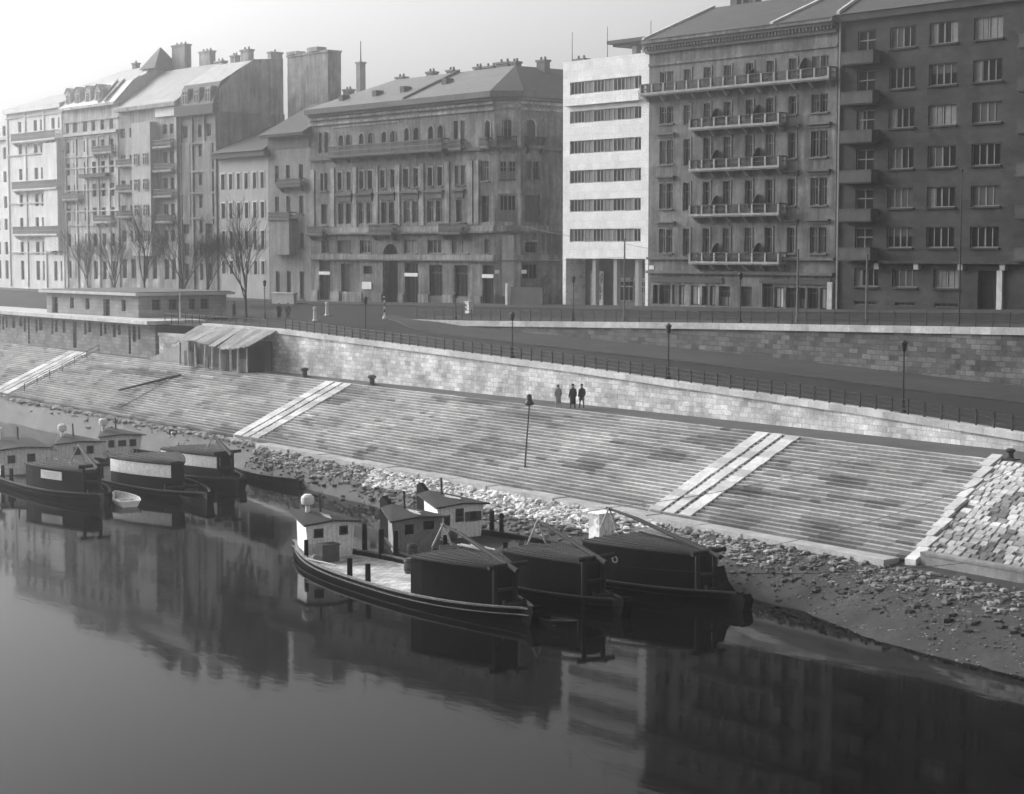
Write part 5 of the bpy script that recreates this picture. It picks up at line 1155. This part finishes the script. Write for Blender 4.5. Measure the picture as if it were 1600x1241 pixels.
# ============================================================ people
SKIN = mat('skin', .32, .1, 3); 
def person(label, x, y, z, face, h, coat, legs, hat=True, long=True, stride=.12, elbow=0., carry=False, group='people walking outdoors'):
    root = thing('person', label, 'person', (x,y,z), face, group); s = h/1.75
    # continuous body grown from a skeleton (person faces -Y in local space)
    V = [(0,0,.95),(0,.01,1.2),(0,.015,1.42),(0,.0,1.52),(0,-.02,1.62),(0,-.03,1.7),
         (.19,.01,1.4),(.25,.03+elbow*.1,1.13),(.26,-.05-elbow*.2,.9+elbow*.25),(-.19,.01,1.4),(-.25,.03,1.13),(-.26,-.04,.9),
         (.1,0,.9),(.11,-stride*.6,.5),(.11,-stride,.09),(.11,-stride-.16,.045),(-.1,0,.9),(-.11,stride*.3,.5),(-.11,stride,.1),(-.11,stride-.15,.045),
         (.262,-.09-elbow*.2,.83+elbow*.25),(-.262,-.07,.83)]
    E_ = [(0,1),(1,2),(2,3),(3,4),(4,5),(2,6),(6,7),(7,8),(2,9),(9,10),(10,11),(0,12),(12,13),(13,14),(14,15),(0,16),(16,17),(17,18),(18,19),(8,20),(11,21)]
    rad = [.15,.15,.15,.06,.095,.085,.075,.05,.04,.075,.05,.04,.1,.065,.05,.045,.1,.065,.05,.045,.045,.045]
    me = bpy.data.meshes.new('body'); me.from_pydata([(a*s,b_*s,c*s) for a,b_,c in V],E_,[]); me.materials.append(legs)
    o = link('body', me, root); md = o.modifiers.new('Skin','SKIN'); sv = me.skin_vertices[0].data
    for i,q in enumerate(rad): sv[i].radius = (q*s,q*s)
    sv[0].use_root = True; sd = o.modifiers.new('Sub','SUBSURF'); sd.levels = sd.render_levels = 1
    hm = MB(); hm.lathe(0,-.025*s,[(.02*s,1.53*s),(.07*s,1.555*s),(.088*s,1.62*s),(.09*s,1.68*s),(.06*s,1.75*s),(.02*s,1.765*s)],10)
    hm.box(-.012*s,.012*s,-.13*s,-.1*s,1.62*s,1.66*s)
    hm.build('head', SKIN, root, False, smooth=True)
    zb = .34 if long else .72; c = MB(); rings = []
    for (z_,rx,ry,oy) in ((zb,.235,.2,.0),(.62,.225,.19,0),(.95,.205,.165,0),(1.15,.195,.155,.01),(1.35,.22,.15,.01),(1.44,.19,.12,.01),(1.52,.085,.08,0)):
        rings.append([(rx*s*cos(2*pi*k/14), oy*s+ry*s*sin(2*pi*k/14), z_*s) for k in range(14)])
    c.loft(rings)
    for sg in (-1,1):
        e = elbow if sg > 0 else 0
        c.tube((sg*.19*s,.01*s,1.41*s),(sg*.27*s,(.03+e*.1)*s,1.12*s),.085*s,.07*s,8); c.tube((sg*.27*s,(.03+e*.1)*s,1.12*s),(sg*.27*s,(-.05-e*.2)*s,(.9+e*.25)*s),.07*s,.058*s,8)
    c.build('coat', coat, root, False, smooth=True)
    if hat:
        c = MB(); c.lathe(0,-.02*s,[(.15*s,1.7*s),(.155*s,1.715*s),(.1*s,1.72*s),(.095*s,1.8*s),(.05*s,1.83*s)],12); c.build('hat', coat, root, False)
    else:
        c = MB(); c.lathe(0,.0,[(.03*s,1.58*s),(.1*s,1.62*s),(.105*s,1.7*s),(.07*s,1.775*s),(.02*s,1.785*s)],10); c.build('hair', mat('dark_hair', .04), root, False)
    if carry:
        c = MB(); c.box(.22*s,.32*s,-.25*s,.05*s,.5*s,.78*s); c.build('bag', mat('brown_bag', .06), root, False)
    return root
BLK = mat('black_coat_cloth', .012, .2, 3); LGT = mat('pale_coat_cloth', .3, .15, 3); GRY = mat('grey_coat_cloth', .06, .15, 3); TRO = mat('dark_trousers', .02, .2, 3)
for lab,px_,py_,f,h,ct,lg,ht,lo in (('person in a pale coat walking ahead of the two dark strollers',872,637,75,1.68,LGT,LGT,False,True),('person in a long black coat and hat, left of the two dark strollers',895,639,80,1.78,BLK,TRO,True,True),('person in a dark coat, right of the two dark strollers',909,638,85,1.74,BLK,TRO,True,False)):
    p = onz(px_,py_,6.7); person(lab, p.x, p.y, 6.7, R(f-180), h, ct, lg, ht, lo)
for lab,px_,py_,f,ct,ht,lo in (('person in a black overcoat, left of the two on the street plaza',436,501,60,BLK,True,True),('person in a dark short jacket striding, right of the two on the street plaza',450,501,60,GRY,True,False),('dark figure standing near the bare tree by the kiosk',366,497,0,BLK,True,True)):
    p = onz(px_,py_,10.45); person(lab, p.x, p.y, zup(p.x,p.y)+.005, R(f), 1.76, ct, TRO, ht, lo, stride=.2)

# ============================================================ street furniture
def lamp(label, x, y, z, h, group='lantern posts along the ramp'):
    root = thing('street_lamp', label, 'street lamp', (x,y,z), 0, group); b = MB()
    b.lathe(0,0,[(.2,.003),(.2,.12),(.11,.25),(.08,.9),(.055,1.0),(.045,h-.75)],10); b.build('pole', IRON, root, False)
    b = MB(); b.lathe(0,0,[(.05,h-.748),(.12,h-.7),(.19,h-.25),(.26,h-.22),(.12,h-.06),(.04,h)],8); b.build('lantern', IRON, root, False)
    b = MB(); b.tube((-.3,0,h-.95),(.3,0,h-.95),.02,n=6); b.build('ladder_rest', IRON, root, False)
for px_,lab in ((573,'lantern post at the left end of the ramp railing'),(802,'lantern post on the quay wall behind the bollard cable'),(1046,'lantern post on the quay wall at the middle of the ramp'),(1414,'lantern post on the quay wall near the right edge')):
    # stand on the coping where the photo shows it
    X = -100.
    for _ in range(30):
        d = ray(px_,560); t = (yw(X)+.75)/d.y; X = d.x*t
    top = {573:463,802:487,1046:505,1414:531}[px_]; q = ony(px_,top,yw(X)+.75); z = zc(X) if px_ > 600 else zramp(X,yw(X)+.8); z += .003
    lamp(lab, X, yw(X)+.65, z, max(3.6, min(5.2, q.z-z)))
for px_,top,lab in ((712,456,'lantern post on the upper pavement in front of the corner palace'),(896,431,'lantern post on the upper pavement in front of the white house'),(1157,425,'lantern post on the upper pavement before the shop windows of the balconied house')):
    q = ony(px_,top,122.6); lamp(lab, q.x, 122.6, zup(q.x,122.6)+.132, q.z-zup(q.x,122.6)-.13, 'lantern posts on the upper street')
p = onz(414,500,10.5); lamp('lantern post on the plaza, left of the two walkers', p.x, p.y, zup(p.x,p.y), 4.4, 'lantern posts on the upper street')
POLG = mat('grey_pole_paint', .16, .2, 1)
tops = []
for px_,top,Y,m_,lab in ((976,376,123,POLG,'tramway pole carrying wires in front of the white house'),(1247,392,124,POLG,'pale pole before the balconied house, right of its doorway'),(1355,400,123,POLG,'pale pole in front of the dark apartment house'),(1503,268,124,IRON,'tall thin dark pole in front of the dark apartment house'),(281,460,101.5,LSTONE,'pale post at the corner of the kiosk')):
    q = ony(px_,top,Y); zb_ = zup(q.x,Y)+.1; root = thing('wire_pole', lab, 'pole', (q.x,Y,zb_), 0, 'poles along the upper street'); b = MB(); k_ = .6 if px_ == 1503 else 1.; b.lathe(0,0,[(.16*k_,.003),(.15*k_,.5),(.11*k_,.55),(.07*k_,q.z-zb_)],8); b.build('shaft', m_, root, False)
    b = MB(); b.lathe(0,0,[(.1,q.z-zb_+.002),(.12,q.z-zb_+.08),(.03,q.z-zb_+.2)],8); b.build('finial', m_, root, False); tops.append(q)
def wire(label, a, c, sag): 
    b = MB(); n = 12; a=Vector(a); c=Vector(c); P=[a.lerp(c,i/n)-Vector((0,0,sag*4*(i/n)*(1-i/n))) for i in range(n+1)]
    for i in range(n): b.tube(P[i],P[i+1],.02,n=4,cap=False)
    tag(b.build('overhead_wire', IRON), label, 'wire', 'overhead tram wires')
t0 = tops[0]
wire('overhead wire running left from the tramway pole towards the corner palace', (t0.x,t0.y,t0.z-.1), (-168,139,21.5), .4)
wire('overhead wire running right from the tramway pole to the next pale pole', (t0.x,t0.y,t0.z-.3), (tops[1].x,tops[1].y,tops[1].z-.1), .7)
wire('overhead wire between the two pale poles at right', (tops[1].x,tops[1].y,tops[1].z-.15), (tops[2].x,tops[2].y,tops[2].z-.1), .5)
wire('second overhead wire below the first, left of the tramway pole', (t0.x,t0.y,t0.z-1.6), (-186,130,17.5), .5)
def tbollard(label, px_, py_, h):
    p = onz(px_,py_,10.5); root = thing('traffic_bollard', label, 'traffic bollard', (p.x,p.y,zup(p.x,p.y)), 0, 'white traffic bollards on the plaza'); b = MB(); b.lathe(0,0,[(.34,.003),(.3,.15),(.2,.2),(.17,h-.45)],12); b.build('shaft', SIGNW, root, False)
    b = MB(); b.lathe(0,0,[(.1,h-.448),(.1,h-.30),(.22,h-.36),(.22,h-.1),(.1,h)],10); b.build('head', SIGNW, root, False); b = MB(); b.box(-.5,.5,-.5,.5,.0,.002+.08); b.build('base_slab', mat('bollard_base', .06), root, False)
tbollard('white traffic bollard, nearer of the pair on the plaza', 492, 503, 1.6); tbollard('white traffic bollard, farther of the pair on the plaza', 511, 496, 1.65)
p = onz(601,499,10.6); root = thing('sign_post', 'black and white banded sign post on the traffic island', 'sign post', (p.x,p.y,zup(p.x,p.y))); 
for i in range(6):
    b = MB(); b.lathe(0,0,[(.09,.003+.36*i),(.09,.36*(i+1))],8); b.build('pole_band', SIGNW if i in(0,1,3,5) else IRON, root, False)
b = MB(); b.lathe(0,0,[(.28,.004),(.24,.3),(.12,.35)],10); b.build('foot', SIGNW, root, False)
b = MB(); b.tube((.0,-.09,2.45),(.03,-.14,2.45),.34,n=16); b.build('sign_disc', IRON, root, False); b = MB(); b.box(-.3,.3,-.2,-.145,2.41,2.5); b.build('white_bar', SIGNW, root, False)
p = onz(733,497,10.75); root = thing('traffic_island_post', 'white chequered traffic post on the upper pavement', 'traffic post', (p.x,p.y,zup(p.x,p.y)+.13)); b = MB(); b.box(-.36,.36,-.3,.3,.003,1.25); b.build('post', SIGNW, root, False)
for z_ in (.35,.75):
    b = MB(); b.box(-.362,-.05,-.306,-.301,z_,z_+.25); b.build('dark_panel', IRON, root, False)
b = MB(); b.box(-.42,.42,-.36,.36,1.252,1.34); b.build('cap', SIGNW, root, False)
# low pale bench-like parapet before the narrow house
p = ony(425,471,134.); root = thing('low_wall', 'low pale wall standing before the narrow stained house', 'low wall', (p.x,134,11)); q = ony(459,471,134.); b = MB(); b.box(p.x,q.x,134,134.5,10.9,12.5); b.build('wall', mat('pale_low_wall', .3, .2, 1), root); b = MB(); b.box(p.x-.1,q.x+.1,133.9,134.6,12.503,12.65); b.build('coping', COPE, root)
# corner hoarding by the side street
F = Fac(-168.6, 137.5, 1, 0); root = thing('hoarding', 'small dark hoarding with a pale post at the corner of the side street', 'hoarding', (-168,138.5,11.7)); b = MB(); b.box(-167.2,-161.5,138.2,138.35,11.9,14.0); b.build('boards', mat('dark_hoarding', .06, .3, 1), root); b = MB(); b.box(-168.0,-167.6,138.0,138.4,11.9,14.4); b.build('post', LSTONE, root)
# ---------------- kiosk pavilion, long shed, shack on the left
mKI = stone_mat('kiosk_stone', .36, .9, .45, .02, .25, .25, 'xz', .5, .5, .3); mKIy = stone_mat('kiosk_stone_side', .4, .9, .45, .02, .25, .25, 'yz', .5, .5, .3)
x0,x1,y0,y1,zz = -209.,-186.,99.9,111.2,10.43; zt = 13.2
root = thing('pavilion', 'long low flat-roofed stone pavilion on the plaza with dark square windows', 'pavilion', (x1,y0,zz)); Ff = Fac(x0,y0); Fsd = Fac(x1,y0,0,1)
op1 = [Ff.open(a,a+w_,10.5 if w_>1.2 else 11.4,12.7,.4) for a,w_ in ((1.5,1.5),(6.2,1.0),(10.2,1.0),(14.6,1.6),(19,1.0))]; op2 = [Fsd.open(a,a+w_,z_,12.75,.35) for a,w_,z_ in ((1.7,1.1,11.55),(3.8,1.1,11.55),(6.4,.8,11.55),(7.9,1.1,11.55))]
b = MB(); Ff.wall(b,0,x1-x0,10.2,zt); b.build('front_wall', mKI, root); b = MB(); Fsd.wall(b,0,y1-y0,10.2,zt); b.quad((x0,y1,10.2),(x1,y1,10.2),(x1,y1,zt),(x0,y1,zt)); b.quad((x0,y0,10.2),(x0,y1,10.2),(x0,y1,zt),(x0,y0,zt)); b.build('side_wall', mKIy, root)
for o_ in op1: window(Ff, root, o_, 'cas', 'dark', DARKFR)
for o_ in op2: window(Fsd, root, o_, 'cas', 'dark', DARKFR)
b = MB(); b.box(x0-.7,x1+.7,y0-.7,y1+.7,zt+.003,zt+.32); b.build('roof_slab', mat('roof_edge_stone', .5, .15, .6), root); b = MB(); b.box(x0-.4,x1+.4,y0-.4,y1+.4,zt+.323,zt+.42); b.build('roof_felt', mat('roof_felt', .1, .2, 1), root)
XA, XB = -330., -177.6; root = thing('long_shed', 'long shed under the plaza edge with a pale overhanging slab roof and dark slots', 'shed', (XB, yw(XB), 6.7)); Fd = Fac(XA, yw(XA)+.2, XB-XA, yw(XB)-yw(XA)); Ld = hypot(XB-XA, yw(XB)-yw(XA)); rn = random.Random(5); ops = []; a = 1.
while a < Ld-3:
    k = rn.choice((1,2,2,3)); 
    for i in range(k):
        if a > Ld-3: break
        w_ = rn.choice((.6,.8,1.0)); ops.append(Fd.open(a,a+w_,6.9 if rn.random()<.22 else rn.choice((8.3,8.6,8.9)),10.0,.4)); a += w_+.5
    a += rn.uniform(.6,2.2)
ops = ops[-96:]; Fd.ops = ops
b = MB(); Fd.wall(b,0,Ld,6.4,10.35); b.quad((XB,yw(XB)+.2,6.4),(XB,yw(XB)+5,6.4),(XB,yw(XB)+5,10.35),(XB,yw(XB)+.2,10.35)); b.build('wall', stone_mat('shed_masonry', .3, .8, .4, .03, .4, .4, 'xz', .5, .4, .3), root)
for o_ in ops: window(Fd, root, o_, 'single', 'dark', DARKFR)
b = MB(); xs = fr(XA,XB+.6,8)
along(b, xs, -1.1, 6.0, 10.36, 10.75, yw); b.build('slab_roof', COPE, root)
# short lower wall with a flight of stairs up to the plaza
root = thing('stair_block', 'low wall and side stair filling the gap between the long shed and the shack', 'stairs', (-172, yw(-172), 6.7)); b = MB(); along(b, [-176.9,-166.3], .3, .9, 6.5, 9.2, yw); b.build('wall', mQW, root); b = MB(); along(b, [-177,-166.25], .2, 1.0, 9.203, 9.5, yw); b.build('coping', COPE, root)
b = MB()
for i in range(12): x = -176.5+.75*i; along(b, [x,x+.75], -1.0, .0, 6.6, 6.9+.2*i, yw)
b.build('steps', mat('stair_stone', .24, .3, .8), root)
# shack
root = thing('shack', 'open shack of rough posts under a sagging plank roof against the quay wall', 'shack', (-159, yw(-159)-2, 6.7)); X0,X1 = -166.2,-151.6
PLK = mat('weathered_planks', .27, .35, .5, .9, fine=4, streak=.2, tone=True); rn = random.Random(8); b = MB(); x = X0-.5
while x < X1+.6:
    w_ = rn.uniform(.7,1.3); sg = .25*sin((x-X0)/(X1-X0)*pi*2.2)-.12*rn.random(); j = rn.uniform(-.15,.15); yf = yw(x)-3.3+j; yk = yw(x)-.2
    b.hexa([(x,yf,9.1+sg),(x+w_-.04,yf,9.1+sg-.04),(x+w_-.04,yk,10.55),(x,yk,10.55),(x,yf,9.2+sg),(x+w_-.04,yf,9.2+sg-.04),(x+w_-.04,yk,10.65),(x,yk,10.65)], t=rn.uniform(.65,1.15)); x += w_
b.build('plank_roof', PLK, root, tone=True)
for i in range(9):
    x = X0+.2+(X1-X0-.4)*i/8+rn.uniform(-.25,.25); b = MB(); b.tube((x,yw(x)-2.8,6.7),(x+rn.uniform(-.15,.15),yw(x)-2.8,9.0),.13,.11,7); b.build('post', mat('pale_post_wood', .45, .3, 2), root)
b = MB(); along(b, [X0,X1], -.35, -.25, 6.7, 9.6, yw); b.build('back_boards', mat('dark_shack_boards', .02, .3, 1), root)
b = MB(); b.box(X1+.05,X1+.2,yw(X1)-3.0,yw(X1)-1.2,6.7,9.3); b.build('end_boards', PLK, root)
for i,(f0,f1) in enumerate(((.05,.2),(.33,.4),(.55,.66),(.8,.93))):
    b = MB(); xa = X0+(X1-X0)*f0; xb_ = X0+(X1-X0)*f1; along(b, [xa,xb_], -2.6, -2.5, 6.7, 8.2-.3*(i%2), yw); b.build('board_screen', mat('shack_screen', .1, .3, 1), root)
# iron railing running down the left steps
root = thing('stair_railing', 'iron railing running down the steps beside the far left stone lane', 'railing', (-189.5, yt(-189.5), 6.7))
for i in range(7):
    o = i*1.5; z_ = 6.7-o*.43; b = MB(); b.tube((-189.5,yt(-189.5)-o,z_),(-189.5,yt(-189.5)-o,z_+1.05),.05,n=6); b.build('post', IRON, root)
for q in (.5,1.0): b = MB(); b.tube((-189.5,yt(-189.5),6.7+q),(-189.5,yt(-189.5)-9,6.7-9*.43+q),.035,n=6); b.build('rail', IRON, root)
# ---------------- bare trees
BARK = mat('dark_bark', .03, .3, 2, .9); TWIG = mat('bare_twigs', .06, .2, 2, .9)
def tree(label, x, y, z, h, seed, dens=3, lean=0.):
    rn = random.Random(seed); root = thing('bare_tree', label, 'tree', (x,y,z), 0, 'bare winter trees on the plaza'); T = MB(); K = MB()
    def grow(p, d, l, r, lv):
        q = p + d*l; (T if lv < 2 else K).tube(p, q, r, r*.72, 7 if lv < 2 else (4 if lv < 4 else 3), cap=False)
        if lv >= 7: return
        n = (3 if lv else 4)+(1 if rn.random()<.4 else 0) if lv < 4 else (dens if lv < 5 else 2)
        for i in range(n):
            t = 1. if i == 0 else rn.uniform(.45,1.); a = rn.uniform(0,2*pi); sp = rn.uniform(.3,.7) if i else rn.uniform(.05,.3)
            u = d.orthogonal().normalized(); w_ = d.cross(u); nd = (d*cos(sp)+(u*cos(a)+w_*sin(a))*sin(sp)); nd.z += .16; nd.normalize()
            grow(p.lerp(q,t), nd, l*rn.uniform(.58,.84), max(.006, r*(.52 if i else .68)), lv+1)
    grow(Vector((0,0,-.1)), Vector((lean,0,1)).normalized(), h*.33, h*.0125, 0)
    T.build('trunk', BARK, root, False); K.build('crown', TWIG, root, False)
p = onz(378,506,10.43); tree('dark bare tree with a thick trunk, right of the pavilion', p.x-4, p.y+3, 10.43, 12.5, 3, lean=-.03)
for px_,Y,h,sd,lab in ((325,126,11.5,4,'bare tree in front of the tall house with the gable wall'),(285,123,12,5,'bare tree in front of the loggia house pier'),(226,126,13.5,6,'tallest hazy bare tree before the loggia house'),(180,124,11,7,'bare hazy tree before the mansard house'),(138,126,10,8,'bare hazy tree left of all the others')):
    q = ony(px_,470,Y); tree(lab, q.x, Y, zup(q.x,Y), h, sd)
HAZE, HG, SKY, SUN, SUN_EL, SUN_AZ, EXPO, SUN_ANG, DUST = .001, .94, .1, 2.7, 23, 56, 1.05, 34, 5
# ============================================================ air, light, camera
m = bpy.data.materials.new('haze_air'); m.use_nodes = True; nt = m.node_tree; nt.nodes.remove(nt.nodes['Principled BSDF'])
pv = nt.nodes.new('ShaderNodeVolumePrincipled'); pv.inputs['Color'].default_value = (.97,.97,.97,1); pv.inputs['Density'].default_value = HAZE; pv.inputs['Anisotropy'].default_value = HG
nt.links.new(pv.outputs[0], [n for n in nt.nodes if n.type == 'OUTPUT_MATERIAL'][0].inputs['Volume'])
b = MB(); b.box(-870,160,-390,470,-4,62); tag(b.build('haze', m), 'thin pale river haze filling the air', 'haze', kind='stuff')
w = bpy.data.worlds.new('World'); S.world = w; w.use_nodes = True; nt = w.node_tree
bg = nt.nodes['Background']; sky = nt.nodes.new('ShaderNodeTexSky'); sky.sky_type = 'NISHITA'; sky.sun_disc = False
EL, AZL = R(SUN_EL), R(SUN_AZ)      # azimuth: degrees to the left of the camera's heading
hd = (-cos(TH)*cos(AZL) - sin(TH)*sin(AZL), sin(TH)*cos(AZL) - cos(TH)*sin(AZL))
sky.sun_elevation = EL; sky.sun_rotation = atan2(hd[0], hd[1]); sky.air_density = 1.6; sky.dust_density = DUST; sky.ozone_density = 1.
bwn = nt.nodes.new('ShaderNodeRGBToBW'); nt.links.new(sky.outputs[0], bwn.inputs[0]); nt.links.new(bwn.outputs[0], bg.inputs[0]); bg.inputs[1].default_value = SKY
sun = bpy.data.lights.new('sun', 'SUN'); sun.energy = SUN; sun.angle = R(SUN_ANG); sun.color = (1,1,1)
so_ = bpy.data.objects.new('sun', sun); COL.objects.link(so_)
so_.rotation_euler = Vector((hd[0]*cos(EL), hd[1]*cos(EL), sin(EL))).to_track_quat('Z','Y').to_euler()
cd = bpy.data.cameras.new('camera'); co = bpy.data.objects.new('camera', cd); COL.objects.link(co); S.camera = co
cd.sensor_width = 36; cd.lens = 36*FPX/1600; cd.clip_end = 3000; cd.clip_start = .5
co.location = CAM; co.rotation_euler = Matrix((V_R, V_U, -V_F)).transposed().to_euler()
S.view_settings.view_transform = 'Standard'; S.view_settings.look = 'None'; S.view_settings.exposure = EXPO; S.view_settings.gamma = 1
S.render.engine = 'CYCLES'; c = S.cycles; c.use_denoising = True
try: c.denoiser = 'OPENIMAGEDENOISE'
except Exception: pass
c.max_bounces = 6; c.diffuse_bounces = 3; c.glossy_bounces = 3; c.volume_bounces = 1; c.transparent_max_bounces = 4; c.caustics_reflective = False; c.caustics_refractive = False
S.render.film_transparent = False
